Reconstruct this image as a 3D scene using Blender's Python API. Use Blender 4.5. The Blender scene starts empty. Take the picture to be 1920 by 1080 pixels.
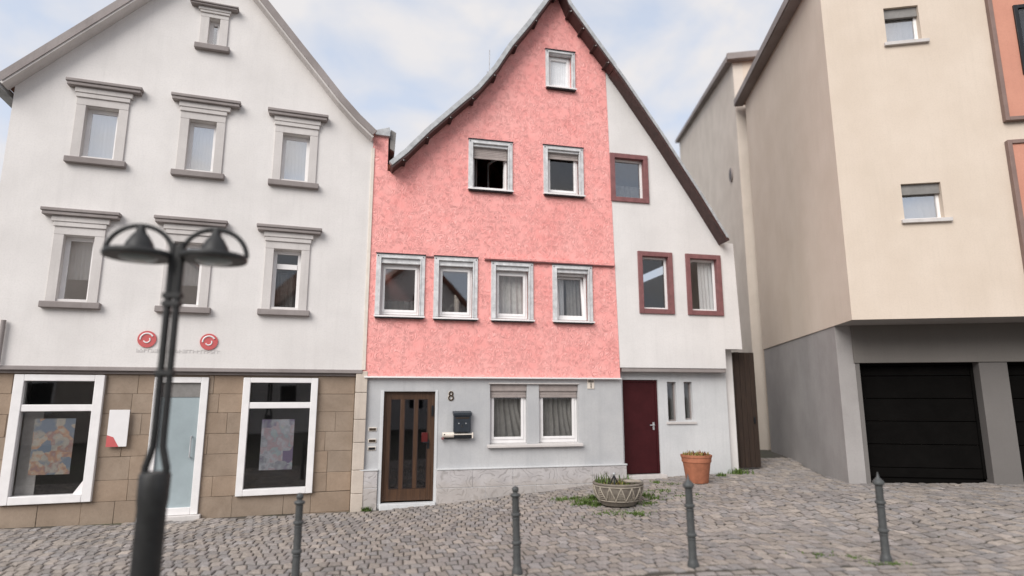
import bpy, bmesh, math, random
from mathutils import Vector, Matrix
R = math.radians
random.seed(8)
C = bpy.data.collections.new('street'); S = bpy.context.scene
S.collection.children.link(C)

# ------------------------------------------------------------------ camera
FPX, PITCH, CAMH = 1135.0, R(10.08), 1.972
cam_d = bpy.data.cameras.new('camera'); cam = bpy.data.objects.new('camera', cam_d); S.collection.objects.link(cam)
cam.location = (0, 0, CAMH); cam.rotation_euler = (R(90) + PITCH, 0, 0)
cam_d.sensor_width = 36; cam_d.lens = FPX / 1920 * 36; cam_d.clip_start = .05; cam_d.clip_end = 2000
cam_d.dof.use_dof = True; cam_d.dof.focus_distance = 10.5; cam_d.dof.aperture_fstop = cam_d.lens / 60.0
S.camera = cam

# ------------------------------------------------------------------ light
SUN = Vector((-.42, -.76, .62)).normalized()
w = bpy.data.worlds.new('World'); S.world = w; w.use_nodes = True
nt = w.node_tree; nt.nodes.clear(); N = nt.nodes.new; L = nt.links.new
out = N('ShaderNodeOutputWorld'); bg = N('ShaderNodeBackground'); bg.inputs[1].default_value = .1
sky = N('ShaderNodeTexSky'); sky.sky_type = 'NISHITA'; sky.sun_disc = False
sky.sun_elevation = math.asin(SUN.z); sky.sun_rotation = math.atan2(SUN.x, SUN.y); sky.dust_density = 2.0
tc = N('ShaderNodeTexCoord'); sep = N('ShaderNodeSeparateXYZ'); L(tc.outputs['Generated'], sep.inputs[0])
az = N('ShaderNodeMath'); az.operation = 'MAXIMUM'; L(sep.outputs[2], az.inputs[0]); az.inputs[1].default_value = .0
ad = N('ShaderNodeMath'); ad.operation = 'ADD'; L(az.outputs[0], ad.inputs[0]); ad.inputs[1].default_value = .35
dx = N('ShaderNodeMath'); dx.operation = 'DIVIDE'; L(sep.outputs[0], dx.inputs[0]); L(ad.outputs[0], dx.inputs[1])
dy = N('ShaderNodeMath'); dy.operation = 'DIVIDE'; L(sep.outputs[1], dy.inputs[0]); L(ad.outputs[0], dy.inputs[1])
cmb = N('ShaderNodeCombineXYZ'); L(dx.outputs[0], cmb.inputs[0]); L(dy.outputs[0], cmb.inputs[1])
n1 = N('ShaderNodeTexNoise'); n1.inputs['Scale'].default_value = 4.2; n1.inputs['Detail'].default_value = 6; n1.inputs['Roughness'].default_value = .52; n1.inputs['Distortion'].default_value = .3
L(cmb.outputs[0], n1.inputs['Vector'])
rmp = N('ShaderNodeValToRGB'); L(n1.outputs['Fac'], rmp.inputs[0])
rmp.color_ramp.elements[0].position = .37; rmp.color_ramp.elements[0].color = (0.0,) * 3 + (1,)
rmp.color_ramp.elements[1].position = .60; rmp.color_ramp.elements[1].color = (1.0,) * 3 + (1,)
# thin high veil over the clear-sky blue, thicker towards the horizon
veil = N('ShaderNodeMapRange'); L(sep.outputs[2], veil.inputs[0]); veil.inputs[1].default_value = 0; veil.inputs[2].default_value = .75
veil.inputs[3].default_value = .95; veil.inputs[4].default_value = .67
mv = N('ShaderNodeMix'); mv.data_type = 'RGBA'; L(veil.outputs[0], mv.inputs[0]); L(sky.outputs[0], mv.inputs[6]); mv.inputs[7].default_value = (6.0, 6.6, 7.75, 1)
mc = N('ShaderNodeMix'); mc.data_type = 'RGBA'; L(rmp.outputs[0], mc.inputs[0]); L(mv.outputs[2], mc.inputs[6]); mc.inputs[7].default_value = (6.7, 6.55, 6.62, 1)
L(mc.outputs[2], bg.inputs[0]); L(bg.outputs[0], out.inputs[0])
sd = bpy.data.lights.new('sun', 'SUN'); sd.energy = 2.6; sd.angle = R(42); sd.color = (1, .965, .92)
so = bpy.data.objects.new('sun', sd); S.collection.objects.link(so); so.rotation_euler = SUN.to_track_quat('Z', 'Y').to_euler()
S.view_settings.view_transform = 'Standard'; S.view_settings.look = 'None'; S.view_settings.exposure = 0.33; S.view_settings.gamma = 1
S.view_settings.use_curve_mapping = False

# ------------------------------------------------------------------ materials
MAT = {}
def new_mat(name):
    m = bpy.data.materials.new(name); m.use_nodes = True
    t = m.node_tree; b = t.nodes['Principled BSDF']; MAT[name] = m
    return m, t, b
def node(t, k, **kw):
    n = t.nodes.new(k)
    for a, v in kw.items():
        if hasattr(n, a): setattr(n, a, v)
        else: n.inputs[a.replace('_', ' ')].default_value = v
    return n
def noise(t, vec, scale, detail=4, rough=.5, dist=0):
    n = t.nodes.new('ShaderNodeTexNoise'); n.inputs['Scale'].default_value = scale; n.inputs['Detail'].default_value = detail
    n.inputs['Roughness'].default_value = rough; n.inputs['Distortion'].default_value = dist
    if vec: t.links.new(vec, n.inputs['Vector'])
    return n.outputs['Fac']
def ramp(t, fac, stops):
    r = t.nodes.new('ShaderNodeValToRGB'); t.links.new(fac, r.inputs[0]); e = r.color_ramp.elements
    while len(e) < len(stops): e.new(.5)
    for i, (p, c) in enumerate(stops):
        e[i].position = p; e[i].color = (c, c, c, 1) if isinstance(c, (int, float)) else (*c, 1)
    return r.outputs[0]
def mix(t, fac, a, b, mode='MIX'):
    n = t.nodes.new('ShaderNodeMix'); n.data_type = 'RGBA'; n.blend_type = mode
    for s, v in ((0, fac), (6, a), (7, b)):
        if isinstance(v, bpy.types.NodeSocket): t.links.new(v, n.inputs[s])
        elif s == 0: n.inputs[0].default_value = v
        else: n.inputs[s].default_value = (*v, 1)
    return n.outputs[2]
def mth(t, op, a, b=None):
    n = t.nodes.new('ShaderNodeMath'); n.operation = op
    for i, v in ((0, a), (1, b)):
        if v is None: continue
        if isinstance(v, bpy.types.NodeSocket): t.links.new(v, n.inputs[i])
        else: n.inputs[i].default_value = v
    return n.outputs[0]
def obj_co(t, scale=None):
    c = t.nodes.new('ShaderNodeTexCoord').outputs['Object']
    if scale:
        m = t.nodes.new('ShaderNodeMapping'); t.links.new(c, m.inputs[0]); m.inputs['Scale'].default_value = scale; c = m.outputs[0]
    return c
def bump(t, b, h, strength, dist):
    n = t.nodes.new('ShaderNodeBump'); n.inputs['Strength'].default_value = strength; n.inputs['Distance'].default_value = dist
    t.links.new(h, n.inputs['Height']); t.links.new(n.outputs[0], b.inputs['Normal'])
def plaster(name, col, var=.08, warm=None, streak=.06, bs=60, bst=.25, rough=.9):
    m, t, b = new_mat(name); co = obj_co(t)
    big = noise(t, co, .9, 5, .6); c = mix(t, ramp(t, big, [(.35, 0), (.65, 1)]), tuple(x * (1 - var) for x in col), warm or col)
    st = noise(t, obj_co(t, (7, 7, .5)), 1.3, 5, .65)
    c = mix(t, mth(t, 'MULTIPLY', ramp(t, st, [(.5, 0), (.78, 1)]), streak * 4), c, tuple(x * .72 for x in col))
    fine = noise(t, co, 35, 4, .6)
    c = mix(t, mth(t, 'MULTIPLY', ramp(t, fine, [(.42, 1), (.5, 0)]), .12), c, tuple(x * .7 for x in col))
    t.links.new(c, b.inputs['Base Color']); b.inputs['Roughness'].default_value = rough; b.inputs['Specular IOR Level'].default_value = .25
    bump(t, b, noise(t, co, bs, 5, .65), bst, .004)
    return m
def simple(name, col, rough=.6, metal=0, var=.12, scale=6, bst=.08, spec=.4):
    m, t, b = new_mat(name); co = obj_co(t)
    f = noise(t, co, scale, 6, .65)
    t.links.new(mix(t, ramp(t, f, [(.3, 0), (.7, 1)]), tuple(x * (1 - var) for x in col), tuple(min(1, x * (1 + var)) for x in col)), b.inputs['Base Color'])
    b.inputs['Roughness'].default_value = rough; b.inputs['Metallic'].default_value = metal; b.inputs['Specular IOR Level'].default_value = spec
    if bst: bump(t, b, noise(t, co, scale * 7, 4), bst, .004)
    return m

def trowel_pattern(t, cell, k, warp=.06):
    """short curved trowel strokes, direction changes per patch; facade plane is local x,z"""
    c = obj_co(t); s = t.nodes.new('ShaderNodeSeparateXYZ'); t.links.new(c, s.inputs[0])
    cb = t.nodes.new('ShaderNodeCombineXYZ'); t.links.new(s.outputs[0], cb.inputs[0]); t.links.new(s.outputs[2], cb.inputs[1])
    nz = t.nodes.new('ShaderNodeTexNoise'); nz.inputs['Scale'].default_value = 5; nz.inputs['Detail'].default_value = 2; t.links.new(cb.outputs[0], nz.inputs['Vector'])
    va = t.nodes.new('ShaderNodeVectorMath'); va.operation = 'SCALE'; t.links.new(nz.outputs['Color'], va.inputs[0]); va.inputs['Scale'].default_value = warp * 5
    vb = t.nodes.new('ShaderNodeVectorMath'); vb.operation = 'ADD'; t.links.new(cb.outputs[0], vb.inputs[0]); t.links.new(va.outputs[0], vb.inputs[1])
    vo = t.nodes.new('ShaderNodeTexVoronoi'); vo.voronoi_dimensions = '2D'; vo.inputs['Scale'].default_value = 1 / cell; t.links.new(vb.outputs[0], vo.inputs['Vector'])
    sc = t.nodes.new('ShaderNodeSeparateColor'); t.links.new(vo.outputs['Color'], sc.inputs[0])
    ang = mth(t, 'MULTIPLY', sc.outputs[0], 6.283)
    s2 = t.nodes.new('ShaderNodeSeparateXYZ'); t.links.new(vb.outputs[0], s2.inputs[0])
    ph = mth(t, 'ADD', mth(t, 'MULTIPLY', s2.outputs[0], mth(t, 'COSINE', ang)), mth(t, 'MULTIPLY', s2.outputs[1], mth(t, 'SINE', ang)))
    dist = mth(t, 'MULTIPLY', vo.outputs['Distance'], .22)
    wave = mth(t, 'SINE', mth(t, 'MULTIPLY', mth(t, 'ADD', ph, dist), k))
    groove = ramp(t, mth(t, 'MULTIPLY_ADD', wave, .5), [(.0, 0), (1, 1)])
    gv = mth(t, 'ADD', mth(t, 'MULTIPLY', wave, .5), .5)
    ve = t.nodes.new('ShaderNodeTexVoronoi'); ve.feature = 'DISTANCE_TO_EDGE'; ve.voronoi_dimensions = '2D'; ve.inputs['Scale'].default_value = 1 / cell; t.links.new(vb.outputs[0], ve.inputs['Vector'])
    gate = ramp(t, noise(t, vb.outputs[0], 6, 3), [(.36, 0), (.5, 1)])
    gate = mth(t, 'MULTIPLY', gate, ramp(t, ve.outputs['Distance'], [(.02, 0), (.12, 1)]))
    return gv, gate, cb.outputs[0]

def pink_mat():
    m, t, b = new_mat('pink_trowelled_plaster')
    gv, gate, co2 = trowel_pattern(t, .13, 138, .045)
    co = obj_co(t)
    ridge = mth(t, 'MULTIPLY', ramp(t, gv, [(.62, 0), (.98, 1)]), gate)
    grove = mth(t, 'MULTIPLY', ramp(t, gv, [(.02, 1), (.26, 0)]), gate)
    big = ramp(t, noise(t, co, 1.1, 6, .62), [(.32, 0), (.68, 1)])
    base = mix(t, big, (.88, .335, .310), (.95, .435, .405))
    mid = ramp(t, noise(t, co, 6, 5, .6), [(.4, 0), (.75, 1)])
    base = mix(t, mth(t, 'MULTIPLY', mid, .3), base, (.94, .54, .50))
    base = mix(t, mth(t, 'MULTIPLY', grove, .55), base, (.72, .25, .23))
    base = mix(t, mth(t, 'MULTIPLY', ridge, .38), base, (.97, .60, .56))
    st = ramp(t, noise(t, obj_co(t, (9, 9, .7)), 1.2, 5, .7), [(.55, 0), (.8, 1)])
    base = mix(t, mth(t, 'MULTIPLY', st, .35), base, (.74, .30, .28))
    st2 = ramp(t, noise(t, obj_co(t, (16, 16, 1.1)), .9, 6, .75), [(.56, 0), (.72, 1)])
    base = mix(t, mth(t, 'MULTIPLY', mth(t, 'MULTIPLY', st2, ramp(t, noise(t, co, 1.4, 3), [(.45, 0), (.6, 1)])), .35), base, (.60, .30, .27))
    vs = t.nodes.new('ShaderNodeTexVoronoi'); vs.inputs['Scale'].default_value = 7.5; t.links.new(co, vs.inputs['Vector'])
    speck = mth(t, 'MULTIPLY', ramp(t, vs.outputs['Distance'], [(.05, 1), (.10, 0)]), ramp(t, noise(t, co, 2.2), [(.45, 0), (.55, 1)]))
    base = mix(t, mth(t, 'MULTIPLY', speck, .7), base, (.32, .08, .08))
    t.links.new(base, b.inputs['Base Color']); b.inputs['Roughness'].default_value = .8; b.inputs['Specular IOR Level'].default_value = .3
    h = mth(t, 'ADD', mth(t, 'SUBTRACT', ridge, grove), mth(t, 'MULTIPLY', noise(t, co, 30, 5, .6), 1.0))
    bump(t, b, h, .6, .008)
    return m
pink_mat()
def slab_mat():
    m, t, b = new_mat('grey_plinth_stone')
    gv, gate, co2 = trowel_pattern(t, .28, 60, .05); co = obj_co(t)
    grove = mth(t, 'MULTIPLY', ramp(t, gv, [(.03, 1), (.2, 0)]), gate)
    big = ramp(t, noise(t, co, 3.3, 6, .65), [(.3, 0), (.7, 1)])
    base = mix(t, big, (.40, .375, .375), (.54, .515, .51))
    base = mix(t, mth(t, 'MULTIPLY', grove, .5), base, (.24, .22, .21))
    sz = t.nodes.new('ShaderNodeSeparateXYZ'); t.links.new(co, sz.inputs[0])
    foot = ramp(t, mth(t, 'ADD', sz.outputs[2], mth(t, 'MULTIPLY', noise(t, co, 4, 5, .7), -.5)), [(.0, 1), (.14, 0)])
    base = mix(t, mth(t, 'MULTIPLY', foot, .35), base, (.38, .33, .28))
    t.links.new(base, b.inputs['Base Color']); b.inputs['Roughness'].default_value = .75
    bump(t, b, mth(t, 'ADD', mth(t, 'MULTIPLY', grove, -1), noise(t, co, 25, 5)), .5, .006)
slab_mat()
plaster('white_plaster', (.74, .71, .69), .06, (.78, .75, .73), .05, 22, .55)
plaster('white_house_plaster', (.74, .715, .70), .06, (.78, .755, .74), .05, 22, .55)
plaster('blue_grey_plaster', (.475, .480, .492), .08, (.53, .53, .532), .10, 28, .7)
plaster('white_base_plaster', (.60, .61, .62), .06, (.66, .665, .67), .08)
plaster('cream_plaster', (.655, .555, .46), .05, (.675, .58, .49), .04)
plaster('grey_plaster', (.33, .31, .30), .08, (.37, .35, .34), .06)
plaster('tan_plaster', (.64, .57, .50), .08, (.68, .61, .54), .06)
plaster('salmon_plaster', (.56, .26, .19), .06, (.60, .29, .21), .04)
plaster('grey_stone_trim', (.29, .255, .245), .12, (.34, .305, .295), .1, 30, .4)
plaster('pale_stone_trim', (.60, .565, .545), .08, (.66, .625, .605), .1, 30, .3)
plaster('tan_mortar', (.27, .215, .165), .1, (.30, .24, .19), .05, 30, .4)
plaster('lintel_shade_paint', (.19, .175, .16), .1)  # shade under the overhang, put into the board's colour
plaster('garage_plaster_shaded', (.17, .158, .15), .1)  # grey plaster darkened to carry the overhang's shade
plaster('cream_stone', (.58, .50, .43), .12, (.66, .58, .50), .15, 25, .5)
simple('white_frame', (.82, .80, .795), .35, 0, .05, 5, .03)
simple('aluminium', (.62, .62, .625), .5, .15, .22, 9, .1)
simple('galvanised', (.43, .44, .45), .6, .2, .25, 8, .15)
simple('dark_soffit', (.060, .030, .027), .55, 0, .3, 9, .2)
simple('red_brown_trim', (.22, .095, .095), .6, 0, .2, 8, .15)
simple('bay_trim', (.22, .15, .13), .7, 0, .1)
simple('maroon_door', (.050, .010, .012), .6, 0, .15, 5, .1, .15)
simple('dark_red', (.09, .012, .012), .3, 0, .1)
simple('shutter_beige', (.36, .31, .29), .6, 0, .15, 8, .1)
simple('shutter_grey', (.22, .21, .20), .6, 0, .15, 8, .1)
simple('bollard_paint', (.088, .092, .092), .5, .15, .22, 14, .15)
simple('lamp_paint', (.030, .030, .030), .5, .1, .25, 10, .1)
simple('black_metal', (.02, .021, .024), .35, .3, .2, 10, .05)
simple('mailbox_paint', (.035, .042, .052), .35, .2, .2, 14, .05)
simple('bronze', (.055, .038, .026), .5, .3, .2, 14, .05)
simple('cream_paint', (.75, .68, .60), .5, 0, .08, 8)
simple('terracotta', (.38, .145, .08), .75, 0, .2, 9, .3)
simple('soil', (.035, .024, .016), .95, 0, .3, 30, .8)
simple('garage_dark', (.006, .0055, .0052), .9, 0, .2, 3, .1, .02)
simple('sign_white', (.80, .78, .78), .4, 0, .03)
simple('sign_red', (.56, .12, .12), .45, 0, .05)
simple('faint_grey', (.60, .575, .56), .6, 0, .03)
simple('sign_grey', (.48, .46, .46), .5, 0, .05)
simple('frosted_glass', (.34, .40, .42), .25, 0, .12, 1.2, 0, .6)
simple('curtain_white', (.90, .91, .93), .9, 0, .04, 8, 0)
simple('curtain_grey', (.34, .33, .32), .9, 0, .15, 8, 0)
simple('curtain_mid', (.50, .49, .47), .9, 0, .15, 8, 0)
simple('curtain_dark', (.16, .155, .15), .9, 0, .3, 8, 0)
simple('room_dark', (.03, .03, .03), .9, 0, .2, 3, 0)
simple('bracket_dark', (.03, .018, .016), .5)
simple('leaf_green', (.10, .155, .035), .6, 0, .35, 12, 0)
simple('leaf_yellow', (.24, .20, .055), .6, 0, .3, 12, 0)
simple('leaf_red', (.22, .07, .03), .6, 0, .3, 12, 0)
simple('flower_white', (.8, .78, .75), .6, 0, .03)

def wood_mat(name, a, bb, rough=.45):
    m, t, b = new_mat(name); co = obj_co(t, (14, 14, .8))
    f = noise(t, co, 3, 8, .6, .6)
    t.links.new(mix(t, ramp(t, f, [(.3, 0), (.7, 1)]), a, bb), b.inputs['Base Color']); b.inputs['Roughness'].default_value = rough
    bump(t, b, f, .2, .004)
wood_mat('door_wood', (.038, .018, .009), (.095, .046, .022))
wood_mat('gate_wood', (.020, .012, .009), (.05, .03, .02), .7)
def tile_mat():
    m, t, b = new_mat('roof_tiles'); co = obj_co(t)
    wv = t.nodes.new('ShaderNodeTexBrick'); t.links.new(co, wv.inputs['Vector']); wv.inputs['Scale'].default_value = 4
    t.links.new(mix(t, noise(t, co, 6, 5), (.16, .07, .045), (.30, .15, .10)), b.inputs['Base Color']); b.inputs['Roughness'].default_value = .85
    bump(t, b, wv.outputs['Fac'], .6, .02)
tile_mat()
def sandstone():
    m, t, b = new_mat('sandstone'); co = obj_co(t)
    at = t.nodes.new('ShaderNodeAttribute'); at.attribute_name = 'tint'
    f = ramp(t, noise(t, co, 2.6, 7, .65, .4), [(.3, 0), (.72, 1)])
    c = mix(t, f, (.26, .195, .142), (.35, .27, .205))
    c = mix(t, 1.0, c, at.outputs['Color'], 'MULTIPLY')
    c = mix(t, mth(t, 'MULTIPLY', ramp(t, noise(t, co, 22, 6, .7), [(.5, 0), (.8, 1)]), .35), c, (.17, .13, .10))
    t.links.new(c, b.inputs['Base Color']); b.inputs['Roughness'].default_value = .88
    bump(t, b, noise(t, co, 28, 6, .7), .6, .008)
sandstone()
def cobble():
    m, t, b = new_mat('cobble_stone')
    co = t.nodes.new('ShaderNodeTexCoord').outputs['Object']
    at = t.nodes.new('ShaderNodeAttribute'); at.attribute_name = 'tint'
    f = ramp(t, noise(t, co, 22, 6, .7), [(.3, .72), (.72, 1.22)])
    c = mix(t, 1.0, at.outputs['Color'], f, 'MULTIPLY')
    g = ramp(t, noise(t, co, .8, 4, .6), [(.3, .86), (.7, 1.10)])
    c = mix(t, 1.0, c, g, 'MULTIPLY')
    t.links.new(c, b.inputs['Base Color']); b.inputs['Roughness'].default_value = .72; b.inputs['Specular IOR Level'].default_value = .4
    bump(t, b, noise(t, co, 45, 5, .65), .5, .006)
cobble()
def joint():
    m, t, b = new_mat('joint_sand')
    co = obj_co(t)
    c = mix(t, ramp(t, noise(t, co, 3, 6, .7), [(.35, 0), (.7, 1)]), (.060, .052, .042), (.10, .088, .072))
    mo = ramp(t, noise(t, co, .9, 4, .6), [(.50, 0), (.66, 1)])
    c = mix(t, mth(t, 'MULTIPLY', mo, .6), c, (.065, .080, .028))
    t.links.new(c, b.inputs['Base Color']); b.inputs['Roughness'].default_value = .95
    bump(t, b, noise(t, co, 60, 5), .7, .01)
joint()
def concrete():
    m, t, b = new_mat('planter_concrete'); co = obj_co(t)
    c = mix(t, ramp(t, noise(t, co, 9, 7, .7), [(.3, 0), (.7, 1)]), (.11, .093, .075), (.23, .20, .165))
    t.links.new(c, b.inputs['Base Color']); b.inputs['Roughness'].default_value = .9
    bump(t, b, noise(t, co, 50, 6, .7), .7, .006)
concrete()
simple('planter_relief', (.35, .31, .255), .85, 0, .2, 12, .5)
def glass(name, refl, tint=(.86, .86, .855)):
    m, t, b = new_mat(name); t.nodes.remove(b); o = t.nodes['Material Output']
    tr = t.nodes.new('ShaderNodeBsdfTransparent'); tr.inputs[0].default_value = (*tint, 1)
    gl = t.nodes.new('ShaderNodeBsdfGlossy'); gl.inputs['Roughness'].default_value = .015
    lw = t.nodes.new('ShaderNodeLayerWeight'); lw.inputs['Blend'].default_value = .5
    n = t.nodes.new('ShaderNodeBump'); n.inputs['Strength'].default_value = .08; n.inputs['Distance'].default_value = .01
    t.links.new(noise(t, obj_co(t), 1.6, 1), n.inputs['Height']); t.links.new(n.outputs[0], gl.inputs['Normal'])
    f = mth(t, 'ADD', mth(t, 'MULTIPLY', mth(t, 'POWER', lw.outputs['Facing'], 5), .9), .04 + refl)
    ms = t.nodes.new('ShaderNodeMixShader'); t.links.new(f, ms.inputs[0]); t.links.new(tr.outputs[0], ms.inputs[1]); t.links.new(gl.outputs[0], ms.inputs[2])
    t.links.new(ms.outputs[0], o.inputs[0])
glass('pane_glass', .03); glass('pane_glass_bright', .14); glass('pane_glass_sky', .42, (.97, .97, .97)); glass('clear_glass', .03, (.97, .97, .97)); glass('dark_door_glass', .05, (.45, .46, .5))
def poster(name, cols, seed):
    m, t, b = new_mat(name)
    mp = t.nodes.new('ShaderNodeMapping'); t.links.new(t.nodes.new('ShaderNodeTexCoord').outputs['Object'], mp.inputs[0]); mp.inputs['Location'].default_value = (seed, seed, seed)
    vo = t.nodes.new('ShaderNodeTexVoronoi'); vo.inputs['Scale'].default_value = 5.5; vo.distance = 'CHEBYCHEV'; t.links.new(mp.outputs[0], vo.inputs['Vector'])
    sc_ = t.nodes.new('ShaderNodeSeparateColor'); t.links.new(vo.outputs['Color'], sc_.inputs[0])
    f = mth(t, 'ADD', mth(t, 'MULTIPLY', sc_.outputs[0], .42), mth(t, 'MULTIPLY', noise(t, mp.outputs[0], 9, 3), .5))
    t.links.new(ramp(t, f, [(p_, tuple(.62 * x + .06 for x in c_)) for p_, c_ in cols]), b.inputs['Base Color']); b.inputs['Roughness'].default_value = .5
poster('poster_warm', [(.30, (.10, .15, .22)), (.40, (.30, .28, .24)), (.50, (.42, .38, .31)), (.57, (.42, .22, .11)), (.62, (.26, .12, .11)), (.70, (.36, .33, .28))], 3.1)
poster('poster_cool', [(.30, (.10, .06, .16)), (.42, (.22, .24, .27)), (.5, (.36, .38, .42)), (.58, (.33, .22, .25)), (.66, (.22, .31, .35)), (.76, (.38, .37, .33))], 7.7)

# ------------------------------------------------------------------ mesh helpers
class MB:
    def __init__(s): s.v = []; s.f = []; s.c = []
    def add(s, vs, fs):
        b = len(s.v); s.v += [tuple(v) for v in vs]; s.f += [tuple(i + b for i in f) for f in fs]; return s
    def box(s, x0, x1, y0, y1, z0, z1):
        if x0 > x1: x0, x1 = x1, x0
        if z0 > z1: z0, z1 = z1, z0
        return s.add([(x0, y0, z0), (x1, y0, z0), (x1, y1, z0), (x0, y1, z0), (x0, y0, z1), (x1, y0, z1), (x1, y1, z1), (x0, y1, z1)],
                     [(0, 3, 2, 1), (4, 5, 6, 7), (0, 1, 5, 4), (1, 2, 6, 5), (2, 3, 7, 6), (3, 0, 4, 7)])
    def prism(s, poly, y0, y1):
        """poly of (x,z) extruded along y"""
        a = sum(p[0] * q[1] - q[0] * p[1] for p, q in zip(poly, poly[1:] + poly[:1]))
        if a < 0: poly = poly[::-1]
        n = len(poly)
        vs = [(x, y0, z) for x, z in poly] + [(x, y1, z) for x, z in poly]
        fs = [tuple(range(n)), tuple(range(2 * n - 1, n - 1, -1))] + [(i, i + n, (i + 1) % n + n, (i + 1) % n) for i in range(n)]
        return s.add(vs, fs)
    def tube(s, path, r, n=8, caps=True):
        path = [Vector(p) for p in path]; rr = r if isinstance(r, (list, tuple)) else [r] * len(path)
        rings = []; up = None
        for i, p in enumerate(path):
            d = (path[min(i + 1, len(path) - 1)] - path[max(i - 1, 0)]).normalized()
            if up is None: up = Vector((0, 0, 1)) if abs(d.z) < .9 else Vector((1, 0, 0))
            a = d.cross(up).normalized(); b = a.cross(d).normalized(); up = b
            rings.append([p + (a * math.cos(2 * math.pi * k / n) + b * math.sin(2 * math.pi * k / n)) * rr[i] for k in range(n)])
        vs = [v for g in rings for v in g]
        fs = [(i * n + k, i * n + (k + 1) % n, (i + 1) * n + (k + 1) % n, (i + 1) * n + k) for i in range(len(path) - 1) for k in range(n)]
        if caps: fs += [tuple(range(n))[::-1], tuple((len(path) - 1) * n + k for k in range(n))]
        return s.add(vs, fs)
    def lathe(s, prof, n=24, c=(0, 0, 0), flute=None, sy=1.0):
        vs = []; fs = []
        for i, (r, z) in enumerate(prof):
            for k in range(n):
                rr = r * (1 - (flute[2] if flute and flute[0] <= z <= flute[1] and k % 2 else 0)); a = 2 * math.pi * k / n
                vs.append((c[0] + rr * math.cos(a), c[1] + rr * math.sin(a) * sy, c[2] + z))
        for i in range(len(prof) - 1):
            for k in range(n): fs.append((i * n + k, i * n + (k + 1) % n, (i + 1) * n + (k + 1) % n, (i + 1) * n + k))
        fs += [tuple(range(n))[::-1], tuple((len(prof) - 1) * n + k for k in range(n))]
        return s.add(vs, fs)
    def build(s, name, mat, parent=None, smooth=False, bev=0, loc=None):
        me = bpy.data.meshes.new(name); me.from_pydata(s.v, [], s.f)
        if s.c:
            at = me.attributes.new('tint', 'FLOAT_COLOR', 'POINT')
            at.data.foreach_set('color', [x for c in s.c for x in (*c, 1)])
        me.materials.append(MAT[mat]); o = bpy.data.objects.new(name, me); C.objects.link(o)
        if parent: o.parent = parent
        if loc: o.location = loc
        if smooth:
            me.polygons.foreach_set('use_smooth', [True] * len(me.polygons)); me.set_sharp_from_angle(angle=R(38))
        if bev:
            b = o.modifiers.new('bevel', 'BEVEL'); b.width = bev; b.segments = 2; b.limit_method = 'ANGLE'; b.angle_limit = R(40)
            me.polygons.foreach_set('use_smooth', [True] * len(me.polygons)); me.set_sharp_from_angle(angle=R(50))
        return o
def thing(name, label, cat, loc=(0, 0, 0), rz=0, group=None, kind=None):
    o = bpy.data.objects.new(name, None); C.objects.link(o); o.location = loc; o.rotation_euler = (0, 0, rz); o.empty_display_size = .2
    o['label'] = label; o['category'] = cat
    if group: o['group'] = group
    if kind: o['kind'] = kind
    return o
def cut(o, boxes):
    """cut window and door openings out of a wall for good"""
    if not boxes: return
    m = MB()
    for b in boxes: m.box(*b)
    c = m.build('cutter', 'room_dark'); c.parent = o.parent
    md = o.modifiers.new('cut', 'BOOLEAN'); md.object = c; md.solver = 'EXACT'; md.operation = 'DIFFERENCE'
    bpy.context.view_layer.update()
    dg = bpy.context.evaluated_depsgraph_get(); me = bpy.data.meshes.new_from_object(o.evaluated_get(dg))
    o.modifiers.remove(md); old = o.data; o.data = me; me.name = old.name; bpy.data.meshes.remove(old)
    bpy.data.objects.remove(c)

# facade frames: local x runs along the wall, y into the building, z up
def ray(px, py):
    a = (px - 960) / FPX; b = (540 - py) / FPX
    return (a, math.cos(PITCH) - b * math.sin(PITCH), math.sin(PITCH) + b * math.cos(PITCH))
class Facade:
    def __init__(s, yaw, org):
        s.yaw = R(yaw); s.o = org; s.d = (math.cos(s.yaw), math.sin(s.yaw)); s.n = (-s.d[1], s.d[0])
    def q(s, px, py, out=0):
        r = ray(px, py); k = (s.n[0] * s.o[0] + s.n[1] * s.o[1] - out) / (s.n[0] * r[0] + s.n[1] * r[1])
        return ((r[0] * k - s.o[0]) * s.d[0] + (r[1] * k - s.o[1]) * s.d[1], r[2] * k + CAMH)
    def rect(s, tl, tr, bl, br, out=0):
        a, b, c, d = s.q(*tl, out), s.q(*tr, out), s.q(*bl, out), s.q(*br, out)
        return ((a[0] + c[0]) / 2, (b[0] + d[0]) / 2, (c[1] + d[1]) / 2, (a[1] + b[1]) / 2)   # u0,u1,z0,z1
    def w(s, u, v=0, z=0): return (s.o[0] + s.d[0] * u + s.n[0] * v, s.o[1] + s.d[1] * u + s.n[1] * v, z)
    def inv(s, x, y): return ((x - s.o[0]) * s.d[0] + (y - s.o[1]) * s.d[1], (x - s.o[0]) * s.n[0] + (y - s.o[1]) * s.n[1])

FP = Facade(13.1, (-2.436, 11.767))                       # pink house, u=0 at the door's left jamb
jx, jy, _ = FP.w(-.36)
FL = Facade(18.4, (jx, jy))                                # left house, u=0 at the joint with the pink house
BY = 10.6; r0 = ray(1597, 593)
FB = Facade(-10.4, (r0[0] / r0[1] * BY, BY))               # beige house front, u=0 at its left corner
class Side(Facade): pass
FBS = Facade(90 - 10.4, FB.o)                              # its side wall; u runs to the back

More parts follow.
